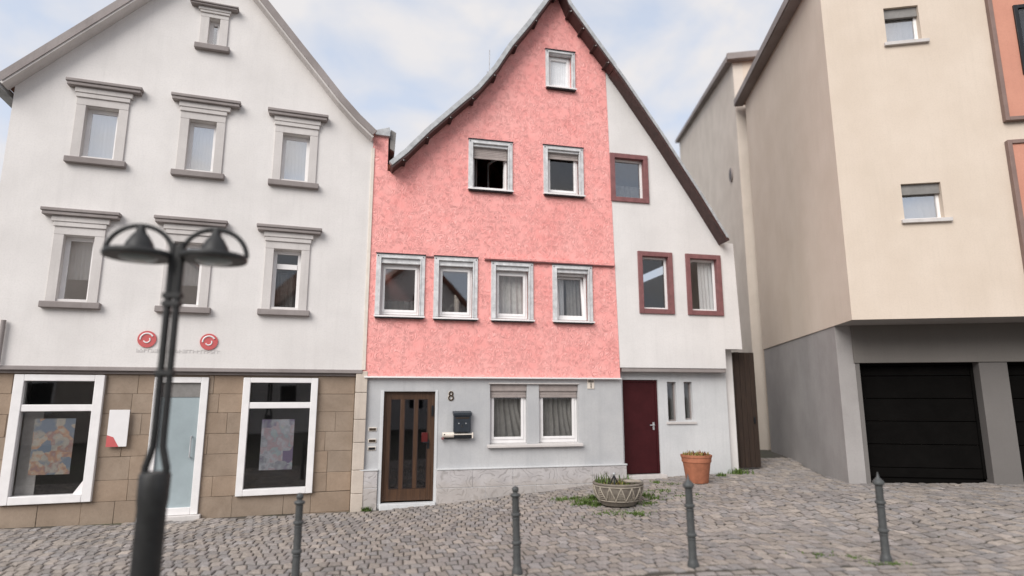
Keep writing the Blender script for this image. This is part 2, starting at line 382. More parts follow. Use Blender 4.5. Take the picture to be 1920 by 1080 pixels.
# ------------------------------------------------------------------ ground height
GP = [(-2.79, 11.69, -.13), (2.31, 12.87, .29), (4.67, 13.42, .31), (-1.5, 11.98, -.05), (.06, 7.45, -.05), (1.99, 7.06, .13), (4.3, 7.4, .10), (-2.42, 7.2, -.09),
      (6.3, 11.4, .40), (9.4, 11.0, .45), (.4, 12.4, .12), *[(lambda X_,Y_,Z_: (X_, Y_, Z_))(*(FL.w(*( (lambda uz: (uz[0], -.1, uz[1]))(FL.q(px_, py_))))))  for px_, py_ in ((20, 988), (180, 984), (340, 974), (500, 966), (620, 960))], (-3.0, 4.5, -.02), (0, 2, .1), (5, 3, .25), (-7, 6, -.2), (9, 6, .3), (5.6, 16, .5)]
def zg(x, y):
    x = max(-14, min(14, x)); y = max(-6, min(17, y)); sw = sz = 0
    for a, b, c in GP:
        d = (x - a) ** 2 + (y - b) ** 2; k = 1 / (d + 1.2) ** 1.6; sw += k; sz += k * c
    return sz / sw
g = MB(); xs = [-400, -120, -40, -20] + [-14 + .5 * i for i in range(57)] + [20, 40, 120, 400]; ys = [-400, -120, -40, -15] + [-6 + .5 * i for i in range(47)] + [25, 50, 120, 500]
g.add([(x, y, zg(x, y) - .022) for y in ys for x in xs], [(j * len(xs) + i, j * len(xs) + i + 1, (j + 1) * len(xs) + i + 1, (j + 1) * len(xs) + i) for j in range(len(ys) - 1) for i in range(len(xs) - 1)])
o = g.build('ground', 'joint_sand', smooth=True); o['kind'] = 'structure'

# ------------------------------------------------------------------ cobbled pavement
pave = bpy.data.objects.new('pavement', None); C.objects.link(pave); pave['kind'] = 'structure'
rnd = random.Random(4)
PAL = [(.32, .28, .25), (.30, .268, .248), (.335, .292, .257), (.285, .26, .245), (.35, .305, .268), (.31, .278, .262), (.29, .268, .258)]
def free(x, y):
    u, v = FP.inv(x, y)
    if v > -.03 and -.5 < u < 7.9: return (u > 5.0 and v < .22)
    u, v = FL.inv(x, y)
    if v > -.03 and u < .2: return False
    u, v = FB.inv(x, y)
    if u > .0 and v > 1.3: return False
    if y > 15.5: return False
    return True
def kerb_y(x): return 6.98 + (x - 2.4) * .135                # edge course along the road side
stones = []
def warp(a, b):
    return (a + .09 * math.sin(b * 1.1 + .5) + .02 * math.sin(b * 3.1 + a * .7), b + .07 * math.sin(a * .8) + .025 * math.sin(a * 1.7 + 1.2 + b * .6))
th = R(8)
def place(a, b):
    a, b = warp(a, b); return (a * math.cos(th) - b * math.sin(th), a * math.sin(th) + b * math.cos(th) + 0)
RH, RW = .195, .138; jit = {}
def J(i, j, s):
    k = (i, j, s)
    if k not in jit: jit[k] = (rnd.uniform(-.019, .019), rnd.uniform(-.036, .036))
    return jit[k]
for j in range(22, 86):
    for i in range(-74, 92):
        off = (j % 2) * RW * .5
        a0, a1 = i * RW + off, (i + 1) * RW + off; b0, b1 = j * RH, (j + 1) * RH
        def P(h, s, a, b):
            q = J(*h, s); return (a + q[0], b + q[1])
        # corners keyed on half-steps so that neighbours share them: every stone is a hexagon-like brick
        k = 2 * i + (j % 2)
        pts = [P((k, j), 0, a0, b0), P((k + 1, j), 0, (a0 + a1) / 2, b0), P((k + 2, j), 0, a1, b0), P((k + 2, j + 1), 0, a1, b1), P((k + 1, j + 1), 0, (a0 + a1) / 2, b1), P((k, j + 1), 0, a0, b1)]
        cx, cy = place((a0 + a1) / 2, (b0 + b1) / 2)
        if not free(cx, cy) or cy < kerb_y(cx) + .06: continue
        stones.append(([place(*p) for p in pts], (cx, cy)))
# straight edge courses below the kerb line (larger, squarer setts)
for r_ in range(0, 12):
    x = -9.5 + (r_ % 2) * .1
    while x < 11:
        wd = rnd.uniform(.16, .23); d = .145
        y0 = kerb_y(x) - r_ * d; s = .135; c_ = (x + wd / 2, y0 + wd / 2 * s - d / 2)
        def q(u, v): return (x + u + rnd.uniform(-.006, .006), y0 + u * s - v + rnd.uniform(-.006, .006))
        stones.append(([q(0, d), q(wd / 2, d), q(wd, d), q(wd, 0), q(wd / 2, 0), q(0, 0)], c_)); x += wd
def stone_geo(m, pts, c, orig=(0, 0, 0), gap=.0045):
    n = len(pts); cx = sum(p[0] for p in pts) / n; cy = sum(p[1] for p in pts) / n
    dz = rnd.uniform(-.006, .005); tx, ty = rnd.uniform(-.05, .05), rnd.uniform(-.05, .05)
    col = rnd.choice(PAL); k = rnd.uniform(.84, 1.14) * (1.22 if rnd.random() < .05 else 1); col = tuple(x * k for x in col)
    rings = []
    def inset(d):
        o_ = []
        for i in range(n):
            p0, p1, p2 = pts[i - 1], pts[i], pts[(i + 1) % n]
            e1 = (p1[0] - p0[0], p1[1] - p0[1]); e2 = (p2[0] - p1[0], p2[1] - p1[1]); l1 = math.hypot(*e1) or 1; l2 = math.hypot(*e2) or 1
            n1_ = (-e1[1] / l1, e1[0] / l1); n2_ = (-e2[1] / l2, e2[0] / l2); k = 1 / max(.45, 1 + n1_[0] * n2_[0] + n1_[1] * n2_[1])
            o_.append((p1[0] + (n1_[0] + n2_[0]) * k * d, p1[1] + (n1_[1] + n2_[1]) * k * d))
        return o_
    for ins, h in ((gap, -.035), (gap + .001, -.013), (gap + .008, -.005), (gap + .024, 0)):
        ring = []
        for X, Y in inset(ins):
            Y -= math.copysign(min(.005 + ins * .35, abs(Y - cy) * .4), Y - cy)
            ring.append((X - orig[0], Y - orig[1], zg(X, Y) + h + dz + (X - cx) * tx + (Y - cy) * ty - orig[2]))
        rings.append(ring)
    b = len(m.v); vs = [v for r in rings for v in r]
    m.v += vs
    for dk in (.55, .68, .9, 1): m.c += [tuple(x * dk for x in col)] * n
    for r in range(3):
        for i in range(n): m.f.append((b + r * n + i, b + r * n + (i + 1) % n, b + (r + 1) * n + (i + 1) % n, b + (r + 1) * n + i))
    m.f.append(tuple(b + 3 * n + i for i in range(n)))
def inview(c):
    z = zg(*c) - CAMH; X, Y = c; dep = Y * math.cos(PITCH) + z * math.sin(PITCH)
    if dep < .5: return None
    px = 960 + FPX * X / dep; py = 540 - FPX * (z * math.cos(PITCH) - Y * math.sin(PITCH)) / dep
    return (px, py) if -10 < px < 1930 and py < 1085 else None
vis = sorted([s for s in stones if inview(s[1])], key=lambda s: s[1][0] ** 2 + s[1][1] ** 2)
near = vis[:298]; nearset = set(id(s) for s in near)
for s in near:
    m = MB(); og = (s[1][0], s[1][1], zg(*s[1])); stone_geo(m, s[0], s[1], og)
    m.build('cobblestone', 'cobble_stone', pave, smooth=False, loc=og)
m = MB()
for s in stones:
    if id(s) not in nearset: stone_geo(m, s[0], s[1])
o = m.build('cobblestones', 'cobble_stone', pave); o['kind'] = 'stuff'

# ------------------------------------------------------------------ generic building bits
def ring_frame(m, u0, u1, z0, z1, wd, y0, y1, wt=None, wb=None):
    wt = wd if wt is None else wt; wb = wd if wb is None else wb
    m.box(u0, u0 + wd, y0, y1, z0, z1); m.box(u1 - wd, u1, y0, y1, z0, z1)
    m.box(u0 + wd, u1 - wd, y0, y1, z1 - wt, z1); m.box(u0 + wd, u1 - wd, y0, y1, z0, z0 + wb); return m
def pane(u0, u1, z0, z1, y, parent, mat='pane_glass'):
    return MB().box(u0, u1, y, y + .006, z0, z1).build('pane', mat, parent)
def curtain(u0, u1, z0, z1, y, parent, mat, folds=9, amp=.02, gather=0, lean=0):
    m = MB(); n = folds * 6; rows = 6; vs = []
    for r in range(rows + 1):
        t = r / rows
        for i in range(n + 1):
            s = i / n; uu = u0 + (u1 - u0) * s + lean * (1 - t) * (u1 - u0) * (s - .2)
            uu += gather * math.sin(math.pi * t) * (.5 - s) * (u1 - u0)
            vs.append((max(u0 - .05, min(u1 + .05, uu)), y + amp * math.sin(s * folds * 2 * math.pi + t * 2) + amp * .5 * math.sin(s * folds * 4.7), z0 + (z1 - z0) * t))
    m.add(vs, [(r * (n + 1) + i, r * (n + 1) + i + 1, (r + 1) * (n + 1) + i + 1, (r + 1) * (n + 1) + i) for r in range(rows) for i in range(n)])
    return m.build('curtain', mat, parent, smooth=True)
def roof_slab(line, y0, y1, th, name, mat, parent):
    """line of (u,z) points = underside, extruded along y with thickness th upwards"""
    def off(p, i):
        a = line[max(i - 1, 0)]; b = line[min(i + 1, len(line) - 1)]; dx, dz = b[0] - a[0], b[1] - a[1]; l = math.hypot(dx, dz)
        nx, nz = -dz / l, dx / l
        if nz < 0: nx, nz = -nx, -nz
        return (p[0] + nx * th, p[1] + nz * th)
    m = MB(); n = len(line); top = [off(p, i) for i, p in enumerate(line)]
    vs = [(u, y0, z) for u, z in line] + [(u, y0, z) for u, z in top] + [(u, y1, z) for u, z in line] + [(u, y1, z) for u, z in top]
    fs = []
    for i in range(n - 1):
        fs += [(i, i + 1, n + i + 1, n + i), (2 * n + i + 1, 2 * n + i, 3 * n + i, 3 * n + i + 1), (i + 1, i, 2 * n + i, 2 * n + i + 1), (n + i, n + i + 1, 3 * n + i + 1, 3 * n + i)]
    fs += [(0, n, 3 * n, 2 * n), (n - 1, 3 * n - 1, 4 * n - 1, 2 * n - 1)]
    m.add(vs, fs); return m.build(name, mat, parent)

# ------------------------------------------------------------------ PINK HOUSE
pink = thing('pink_house', 'narrow pink plastered gabled house with grey ground floor and brown glazed door', 'house', FP.w(0, 0, 0), FP.yaw)
OH = .34                                            # verge overhang in front of the wall
vt = [(731, 300), (760, 277), (802, 236), (850, 195), (894, 158), (927, 120), (956, 77), (989, 38), (1017, 1), (1046, -40)]
def und(p): u, z = FP.q(p[0] + 5, p[1] + 9, OH); return (u, z)
left_line = [und(p) for p in vt]
apex = (left_line[-1][0], left_line[-1][1])
vr = [(1076, 0), (1120, 61), (1180, 143), (1250, 246), (1320, 354), (1372, 438)]
right_line = [apex] + [FP.q(p[0] - 9, p[1] + 8, OH) for p in vr]
party = FP.q(1135, 130)[0]; party_bot = FP.q(1163, 705)[0]
pu = (party + party_bot) / 2
def line_z(line, u):
    for a, b in zip(line, line[1:]):
        if min(a[0], b[0]) <= u <= max(a[0], b[0]): return a[1] + (b[1] - a[1]) * (u - a[0]) / (b[0] - a[0])
    return line[-1][1]
zstrip = (FP.q(690, 706)[1] + FP.q(1165, 708)[1]) / 2
ul, ul2 = FP.q(700, 260)[0], FP.q(677, 700)[0]
u730, zpil = FP.q(729, 252)
uin = left_line[0][0] + .02
wall_poly = [(ul2, zstrip), (party_bot, zstrip), (party, line_z(right_line, party) - .002)] + [(u, z - .002) for u, z in right_line[:0:-1] if u < party] + [(u, z - .002) for u, z in left_line[::-1] if u > uin + .02] + [(uin + .02, left_line[0][1] - .01), (u730, left_line[0][1] - .01), (u730, zpil), (ul, zpil)]
wp = MB().prism(wall_poly, 0, .3).build('upper_wall', 'pink_trowelled_plaster', pink)
WIN = {
 'A': ((706, 475), (798, 480), (702, 592), (794, 596)), 'B': ((814, 480), (896, 485), (812, 597), (894, 599)),
 'C': ((921, 489), (1000, 495), (920, 599), (999, 603)), 'D': ((1035, 496), (1111, 500), (1036, 602), (1110, 606)),
 'E': ((878, 262), (961, 268), (878, 355), (960, 361)), 'F': ((1018, 273), (1092, 279), (1019, 365), (1095, 369)), 'G': ((1022, 95), (1078, 99), (1023, 164), (1077, 171))}
rects = {k: FP.rect(*v) for k, v in WIN.items()}
cut(wp, [(u0 + .06, u1 - .06, -.1, .5, z0 + .03, z1 - .05) for u0, u1, z0, z1 in rects.values()])

def metal_window(key, label=None):
    u0, u1, z0, z1 = rects[key]; sm = key == 'G'
    cw = .095 if not sm else .07
    m = MB()
    # folded metal casing: flat face with a raised inner lip
    m.box(u0, u0 + cw, -.035, .06, z0 + .03, z1); m.box(u1 - cw, u1, -.035, .06, z0 + .03, z1)
    m.box(u0 + cw, u1 - cw, -.035, .06, z1 - cw * .9, z1)
    m.box(u0 + cw - .02, u0 + cw, -.048, -.035, z0 + .03, z1 - cw * .9 + .02); m.box(u1 - cw, u1 - cw + .02, -.048, -.035, z0 + .03, z1 - cw * .9 + .02)
    m.box(u0 + cw, u1 - cw, -.048, -.035, z1 - cw * .9, z1 - cw * .9 + .02)
    win = m.build('window', 'aluminium', pink, bev=.004)
    if label: win['label'] = label
    MB().box(u0 - .012, u1 + .012, -.055, -.036, z1 - .004, z1 + .014).box(u0 - .012, u1 + .012, -.036, .02, z1 + .002, z1 + .014).build('drip_edge', 'black_metal', win)
    # sill: sloping metal tray; the shadow below it is built as a black strip
    m = MB(); m.add([(u0 - .01, -.105, z0 + .012), (u1 + .01, -.105, z0 + .012), (u1 + .01, .16, z0 + .055), (u0 - .01, .16, z0 + .055),
                     (u0 - .01, -.105, z0 - .018), (u1 + .01, -.105, z0 - .018), (u1 + .01, .16, z0 + .03), (u0 - .01, .16, z0 + .03)],
                    [(0, 1, 2, 3), (7, 6, 5, 4), (4, 5, 1, 0), (5, 6, 2, 1), (6, 7, 3, 2), (7, 4, 0, 3)])
    m.build('sill', 'white_frame', win, bev=.003)
    MB().box(u0 + .01, u1 - .01, -.085, -.004, z0 - .04, z0 - .012).build('sill_shadow_strip', 'black_metal', win)
    a0, a1, b0, b1 = u0 + cw, u1 - cw, z0 + .056, z1 - cw * .9
    for x in (u0 + .035, u1 - .035): MB().tube([(x, -.036, z1 - .045), (x, -.046, z1 - .045)], .011, 8).build('bolt', 'black_metal', win)
    # rolling-shutter box at the head
    hd = {'A': .10, 'B': .10, 'C': .09, 'D': .08, 'E': .06, 'F': .05, 'G': .02}[key]
    MB().box(a0, a1, .0, .10, b1 - hd, b1 - .003).box(a0 + .005, a1 - .005, -.012, -.001, b1 - hd, b1 - hd + .018).build('shutter_box', 'aluminium', win, bev=.003)
    if key in 'EF':
        dn = .21 if key == 'E' else .09; m = MB(); zz = b1 - hd - .002
        while zz > b1 - hd - dn:
            m.box(a0 + .012, a1 - .012, .052, .064, zz - .034, zz - .003); zz -= .036
        m.box(a0 + .012, a1 - .012, .046, .07, zz - .028, zz)
        m.build('roller_shutter', 'shutter_beige', win, bev=.002)
    # fixed frame + sash
    yf = .11
    ring_frame(MB(), a0, a1, b0, b1 - hd - .003, .05, yf, yf + .06, .045, .05).build('frame', 'white_frame', win, bev=.004)
    s0, s1, t0, t1 = a0 + .042, a1 - .042, b0 + .045, b1 - hd - .045
    sash = ring_frame(MB(), s0, s1, t0, t1, .048, yf - .015, yf + .045, .05, .05)
    if key == 'D':                               # tilted-in sash
        sh = .10 / (t1 - t0); sash.v = [(x, y + (z - t0) * sh + .02, z) for x, y, z in sash.v]
    if key == 'E': sash.v = [(s1 + (x - s1) * math.cos(R(68)) , y + (s1 - x) * math.sin(R(68)) + .03, z) for x, y, z in sash.v]
    so_ = sash.build('sash', 'white_frame', win, bev=.004)
    mat = {'A': 'pane_glass_bright', 'B': 'pane_glass_bright', 'C': 'clear_glass', 'D': 'pane_glass', 'E': 'pane_glass', 'F': 'pane_glass', 'G': 'clear_glass'}[key]
    p = MB().box(s0 + .046, s1 - .046, yf + .012, yf + .018, t0 + .048, t1 - .048)
    if key == 'D': p.v = [(x, y + (z - t0) * sh + .02, z) for x, y, z in p.v]
    if key == 'E': p.v = [(s1 + (x - s1) * math.cos(R(68)), y + (s1 - x) * math.sin(R(68)) + .03, z) for x, y, z in p.v]
    p.build('pane', mat, win)
    yc = .27
    if key == 'C': curtain(a0 - .1, a1 + .1, b0 - .1, b1, yc + .05, win, 'curtain_mid', 7, .025)
    if key == 'E': curtain(a0 + .02, a0 + .16, b0 - .1, b1, yc + .1, win, 'curtain_dark', 3, .02)
    if key == 'F': curtain(a0 - .1, a1 + .1, b0 - .1, b0 + .22, yc + .1, win, 'curtain_dark', 6, .02)
    if key == 'D':
        curtain(a0 - .1, a0 + .26, b0 - .1, b1, yc + .05, win, 'curtain_white', 5, .02); curtain(a0 + .32, a1 + .1, b0 - .1, b1, yc + .05, win, 'curtain_grey', 6, .02)
    if key == 'G': curtain(s0 + .03, s1 - .03, t0 + .02, t1 - .02, yf + .030, win, 'curtain_white', 9, .0016)
    if key == 'A': curtain(a0 - .1, a1 + .1, b0 - .1, b0 + .30, yc, win, 'curtain_dark', 8, .02)
    if key == 'B':
        m = MB()
        for x in (a0 + .12, a0 + .32): m.tube([(x - .12, yf + .10, b0 + .10), (x, yf + .10, b0 + .27), (x + .12, yf + .10, b0 + .10)], .006, 6)
        m.tube([(a0 + .42, yf + .2, b0 + .10), (a0 + .42, yf + .2, b0 + .35), (a0 + .38, yf + .2, b0 + .48)], [.05, .06, .02], 10)
        m.build('ornament', 'cream_paint', win)
    return win
metal_window('A', 'metal framed window with house reflected in glass'); metal_window('B', 'metal framed window with lattice ornament behind glass'); metal_window('C', 'metal framed window with closed net curtain')
metal_window('D', 'metal framed window with tilted sash'); metal_window('E', 'metal framed window standing open under half lowered shutter'); metal_window('F', 'metal framed dark window'); metal_window('G', 'small attic window with white curtain')

# ledge of the jettied storey: pink wall above comes forward
lz = FP.q(908, 487)[1]; lu0 = FP.q(908, 487)[0]; lu1, lz1 = FP.q(1150, 496)
lzm = (lz + lz1) / 2
m = MB(); m.prism([(lu0, lzm - .005), (lu1, lzm - .02), (lu1, lzm + .05), (lu0, lzm + .04)], -.052, -.001)
m.build('ledge', 'pink_trowelled_plaster', pink, bev=.006)
MB().box(lu0, lu1, -.06, -.001, lzm - .035, lzm - .022).build('ledge_drip', 'red_brown_trim', pink)
uB0, uB1 = FP.q(798, 480)[0], FP.q(908, 487)[0]
MB().box(FP.q(800, 478)[0], FP.q(813, 480)[0], -.03, -.001, rects['A'][3] - .03, rects['A'][3] - .005).build('ledge', 'red_brown_trim', pink)
# white drip strip under the pink plaster
MB().box(ul2 + .06, party_bot + .01, -.05, .0, zstrip - .03, zstrip - .002).build('drip_strip', 'white_frame', pink, bev=.003)

# grey ground floor: face sits 6 cm behind the pink plaster
GY = .05
gl, gr = FP.q(684, 720)[0], FP.q(1168, 760)[0]
door = FP.rect((719.6, 734), (819, 733.7), (714, 944), (811, 937.4))
gw = FP.rect((919, 721), (1084, 720), (918, 833), (1086, 831), -GY)
gf = MB().box(gl, gr, GY, GY + .3, -.6, zstrip - .032).build('ground_floor_wall', 'blue_grey_plaster', pink)
cut(gf, [(door[0], door[1], -.2, .6, -.9, door[3]), (gw[0], gw[1], -.2, .6, gw[2], gw[3])])
du0, du1, dz0, dz1 = door
dz0 = .0
# door
m = ring_frame(MB(), du0, du1, dz0, dz1, .055, GY + .07, GY + .14, .05, .0)
dr = m.build('door', 'door_wood', pink, bev=.004)
lu0_, lu1_, lz0_, lz1_ = du0 + .055, du1 - .055, dz0 + .01, dz1 - .05
W = lu1_ - lu0_; st = .085; gwid = (W - st * 2 - .075 * 2) / 3
m = MB(); m.box(lu0_, lu0_ + st, GY + .08, GY + .13, lz0_, lz1_).box(lu1_ - st, lu1_, GY + .08, GY + .13, lz0_, lz1_).box(lu0_ + st, lu1_ - st, GY + .08, GY + .13, lz0_, lz0_ + .22).box(lu0_ + st, lu1_ - st, GY + .08, GY + .13, lz1_ - .10, lz1_)
x = lu0_ + st
for k in range(3):
    g0, g1 = x, x + gwid
    MB().box(g0 - .004, g1 + .004, GY + .105, GY + .111, lz0_ + .215, lz1_ - .095).build('door_pane', 'dark_door_glass', dr)
    ring_frame(MB(), g0, g1, lz0_ + .22, lz1_ - .10, .012, GY + .074, GY + .10).build('pane_bead', 'bracket_dark', dr)
    if k < 2: m.box(g1, g1 + .075, GY + .072, GY + .13, lz0_ + .22, lz1_ - .10)
    x = g1 + .075
m.build('door_leaf', 'door_wood', dr, bev=.005)
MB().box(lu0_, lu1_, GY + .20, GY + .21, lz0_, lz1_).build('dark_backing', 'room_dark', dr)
hz = FP.q(802, 830)[1]; hx = lu1_ - .06
MB().tube([(hx, GY + .075, hz), (hx, GY + .02, hz), (hx - .11, GY + .02, hz)], .011, 8).box(hx - .022, hx + .022, GY + .07, GY + .08, hz - .12, hz + .05).build('door_handle', 'black_metal', dr)
pz = FP.q(800, 820); ob = MB().box(pz[0] - .09, pz[0] + .03, GY + .05, GY + .071, pz[1] - .095, pz[1] + .085).build('letter_plate', 'dark_red', dr, bev=.006); ob['label'] = 'dark red plate by the handle'
MB().box(lu1_ - .012, lu1_ + .03, GY + .04, GY + .07, lz1_ - .42, lz1_ - .22).build('hinge', 'black_metal', dr, bev=.004)
# threshold
MB().box(du0 - .02, du1 + .03, -.07, GY + .07, -.40, -.012).build('threshold', 'white_base_plaster', pink, bev=.01)
MB().box(du0 - .06, du0, GY - .018, GY, dz0 - .1, dz1 + .02).box(du1, du1 + .05, GY - .012, GY, dz0 - .1, dz1 + .02).build('door_surround', 'white_base_plaster', pink, bev=.004)

# ground-floor window pair in one recess
pil0, pil1 = FP.q(990, 775)[0], FP.q(1013, 775)[0]
MB().box(pil0, pil1, GY + .03, GY + .32, gw[2], gw[3]).build('pilaster', 'blue_grey_plaster', pink, bev=.006)
MB().add([(gw[0] - .05, -.04, gw[2] - .015), (gw[1] + .06, -.04, gw[2] - .015), (gw[1] + .06, .16, gw[2] + .012), (gw[0] - .05, .16, gw[2] + .012),
          (gw[0] - .05, -.04, gw[2] - .06), (gw[1] + .06, -.04, gw[2] - .06), (gw[1] + .06, GY, gw[2] - .06), (gw[0] - .05, GY, gw[2] - .06)],
         [(0, 1, 2, 3), (7, 6, 5, 4), (4, 5, 1, 0), (5, 6, 2, 1), (6, 7, 3, 2), (7, 4, 0, 3)]).build('window_sill', 'pale_stone_trim', pink, bev=.005)
MB().box(gw[0] - .03, gw[1] + .02, GY - .02, GY + .02, gw[3] + .001, gw[3] + .025).build('lintel_edge', 'pale_stone_trim', pink, bev=.003)
for (a, b, lab, ln) in ((gw[0] + .003, pil0 - .002, 'left ground floor window with lace curtain', .5), (pil1 + .002, gw[1] - .003, 'right ground floor window with lace curtain', .2)):
    y0 = GY + .12; zt = gw[3] - .22
    win = ring_frame(MB(), a, b, gw[2] + .012, zt + .05, .055, y0, y0 + .06, .05, .075).build('window', 'white_frame', pink, bev=.004); win['label'] = lab
    ring_frame(MB(), a + .05, b - .05, gw[2] + .085, zt + .005, .05, y0 - .015, y0 + .05).build('sash', 'white_frame', win, bev=.005)
    pane(a + .095, b - .095, gw[2] + .13, zt - .04, y0 + .012, win)
    m = MB(); m.box(a, b, GY + .05, y0 + .1, gw[3] - .135, gw[3] - .002); zz = gw[3] - .137
    while zz > zt + .0: m.box(a + .01, b - .01, GY + .075, GY + .087, zz - .034, zz - .002); zz -= .036
    m.box(a + .01, b - .01, GY + .068, GY + .095, zz - .02, zz)
    m.build('roller_shutter', 'shutter_beige', win, bev=.003)
    curtain(a + .02, b - .02, gw[2] + .05, zt, y0 + .14, win, 'curtain_grey', 7, .025, .2, ln)

# plinth slabs
ptop = (FP.q(815, 883)[1] + FP.q(1173, 867)[1]) / 2; pmid = (FP.q(815, 919)[1] + FP.q(1119, 903)[1]) / 2
edges = [du1 + .045, du1 + .75, du1 + 1.55, du1 + 2.45, du1 + 3.2, gr + .04]
MB().box(du1 + .05, gr + .03, .004, GY - .001, -.6, ptop - .03).box(gl - .02, du0 - .068, .004, GY - .001, -.6, ptop).build('plinth_mortar', 'white_base_plaster', pink)
def slab(a, b, z0, z1, jt=.004):
    MB().box(a + jt, b - jt, -.006 + rnd.uniform(-.003, .003), GY - .001, z0, z1).build('plinth_slab', 'grey_plinth_stone', pink, bev=.006)
for a, b in zip(edges, edges[1:]): slab(a, b, pmid + .005, ptop - .025)
edges2 = [du1 + .045, du1 + 1.0, du1 + 2.0, du1 + 2.9, gr + .04]
for a, b in zip(edges2, edges2[1:]): slab(a, b, -.5, pmid - .005)
slab(gl - .03, du0 - .065, pmid + .05, ptop - .0); slab(gl - .03, du0 - .065, -.5, pmid + .04)
MB().box(du1 + .05, gr + .05, -.02, GY - .001, ptop - .022, ptop + .006).box(gl - .03, du0 - .062, -.02, GY - .001, ptop + .002, ptop + .024).build('plinth_cap', 'white_base_plaster', pink, bev=.004)

# number 8
nu, nz = FP.q(846, 742); 
for rr, yy, mt, nm in ((.020, GY - .004, 'cream_paint', 'number_backing'), (.016, GY - .014, 'bronze', 'house_number')):
    m = MB()
    for cz, ra, rb in ((.040, .034, .037), (-.040, .044, .044)):
        pts = [(nu + ra * math.cos(a), yy, nz + cz + rb * math.sin(a)) for a in [2 * math.pi * k / 24 for k in range(25)]]
        m.tube(pts, rr, 8, False)
    m.v = [(x, yy + (y - yy) * .45, z) for x, y, z in m.v]
    m.build(nm, mt, pink, smooth=True)
# bells / name plates
for (px, py, mt) in ((698.5, 805, 'bronze'), (698, 826.5, 'bronze'), (697, 841, 'black_metal')):
    u, z = FP.q(px, py, -GY); bp = MB().box(u - .075, u + .075, GY - .018, GY, z - .032, z + .036).build('bell_plate', 'cream_paint', pink, bev=.004)
    MB().box(u - .062, u + .062, GY - .024, GY - .0185, z - .022, z + .024).build('name_strip', mt, bp, bev=.003)
# vent
u0, u1, z0, z1 = FP.rect((1101, 711), (1114, 711), (1101, 729), (1114, 729), -GY)
v = MB().box(u0, u1, GY - .015, GY - .001, z0, z1).build('wall_vent', 'cream_paint', pink, bev=.004)
m = MB()
for k in range(4): m.box(u0 + .02, u1 - .02, GY - .022, GY - .0155, z1 - .03 - k * .012, z1 - .024 - k * .012)
m.box((u0 + u1) / 2 - .008, (u0 + u1) / 2 + .008, GY - .022, GY - .0155, z0 + .02, z1 - .075); m.build('louvre', 'bronze', v)

# roof of the pink part
rl = [p for p in right_line if p[0] < pu] + [(pu, line_z(right_line, pu))]
roof_slab(left_line, -OH + .1, 9.3, .08, 'roof', 'roof_tiles', pink).location = (0, .012, 0)
# light metal verge strip + dark bargeboard/soffit
def verge(line, a, parent, thick, side):
    m = roof_slab(line, -OH - .012, -OH + .10, thick, 'verge_flashing', 'galvanised', parent)
    off = [(u, z - .004) for u, z in line]
    ln = [(u, z - .06) for u, z in line]
    roof_slab(ln, -OH + .0, -.0015, .054, 'soffit', 'dark_soffit', parent)
verge(left_line, OH, pink, .095, -1)
roof_slab(rl, -OH + .1, 9.3, .07, 'roof', 'roof_tiles', pink)
verge(rl, OH, pink, .08, 1)
def purlins(line, n, parent, t0=.06, t1=.97, umax=None):
    for k in range(n):
        u = line[0][0] + (line[-1][0] - line[0][0]) * (t0 + (t1 - t0) * k / (n - 1)); z = line_z(line, u)
        MB().box(u - .045, u + .045, -OH + .03, -.002, z - .095, z - .055).build('purlin_end', 'bracket_dark', parent, bev=.008)
        MB().tube([(u, -OH + .029, z - .08), (u, -OH + .012, z - .08)], .009, 8).build('bolt', 'white_frame', parent)
purlins(left_line, 8, pink); purlins(rl, 4, pink, .2, .9)
# left firewall cap
a, b = FP.q(697, 250), FP.q(731, 250); zc = a[1]
cu0, cu1 = ul - .03, u730 + .03
m = MB(); m.prism([(cu0, zpil - .05), (cu1, zpil - .07), (cu1, zpil + .03), (cu1 - .02, zpil + .13), (cu0, zpil + .02)], -.07, 9.0)
m.build('firewall_cap', 'galvanised', pink, bev=.006)
m = MB(); m.prism([(cu1 + .005, zpil - .30), (cu1 + .10, zpil - .36), (cu1 + .12, zpil + .06), (cu1 + .005, zpil + .12)], .02, 9.0); m.build('gutter_box', 'shutter_grey', pink, bev=.006)
MB().tube([(u730 + .02, .15, left_line[0][1] + .12), (u730 + .02, 9, left_line[0][1] + .12)], .07, 10).build('roof_gutter', 'terracotta', pink, smooth=True)
# antenna rod
u, z = FP.q(932, 100, 0); MB().tube([(u, .9, z - .3), (u, .9, z + .62)], .009, 6).tube([(u - .06, .9, z + .05), (u + .06, .9, z + .05)], .007, 6).build('antenna', 'galvanised', pink)
# other walls
MB().box(ul2 + .0, ul2 + .25, .302, 9, -.6, left_line[0][1] - .05).build('side_wall', 'pink_trowelled_plaster', pink)
MB().prism([(ul2, -.6), (pu, -.6), (pu, line_z(right_line, pu) - .1)] + [(u, z - .05) for u, z in left_line[::-1] if u > ul2 + .3] + [(ul2, left_line[0][1] - .1)], 9.002, 9.2).build('back_wall', 'pink_trowelled_plaster', pink)
MB().box(pu - .02, pu + .0, .302, 9, -.6, line_z(right_line, pu) - .3).build('party_wall', 'grey_plaster', pink)

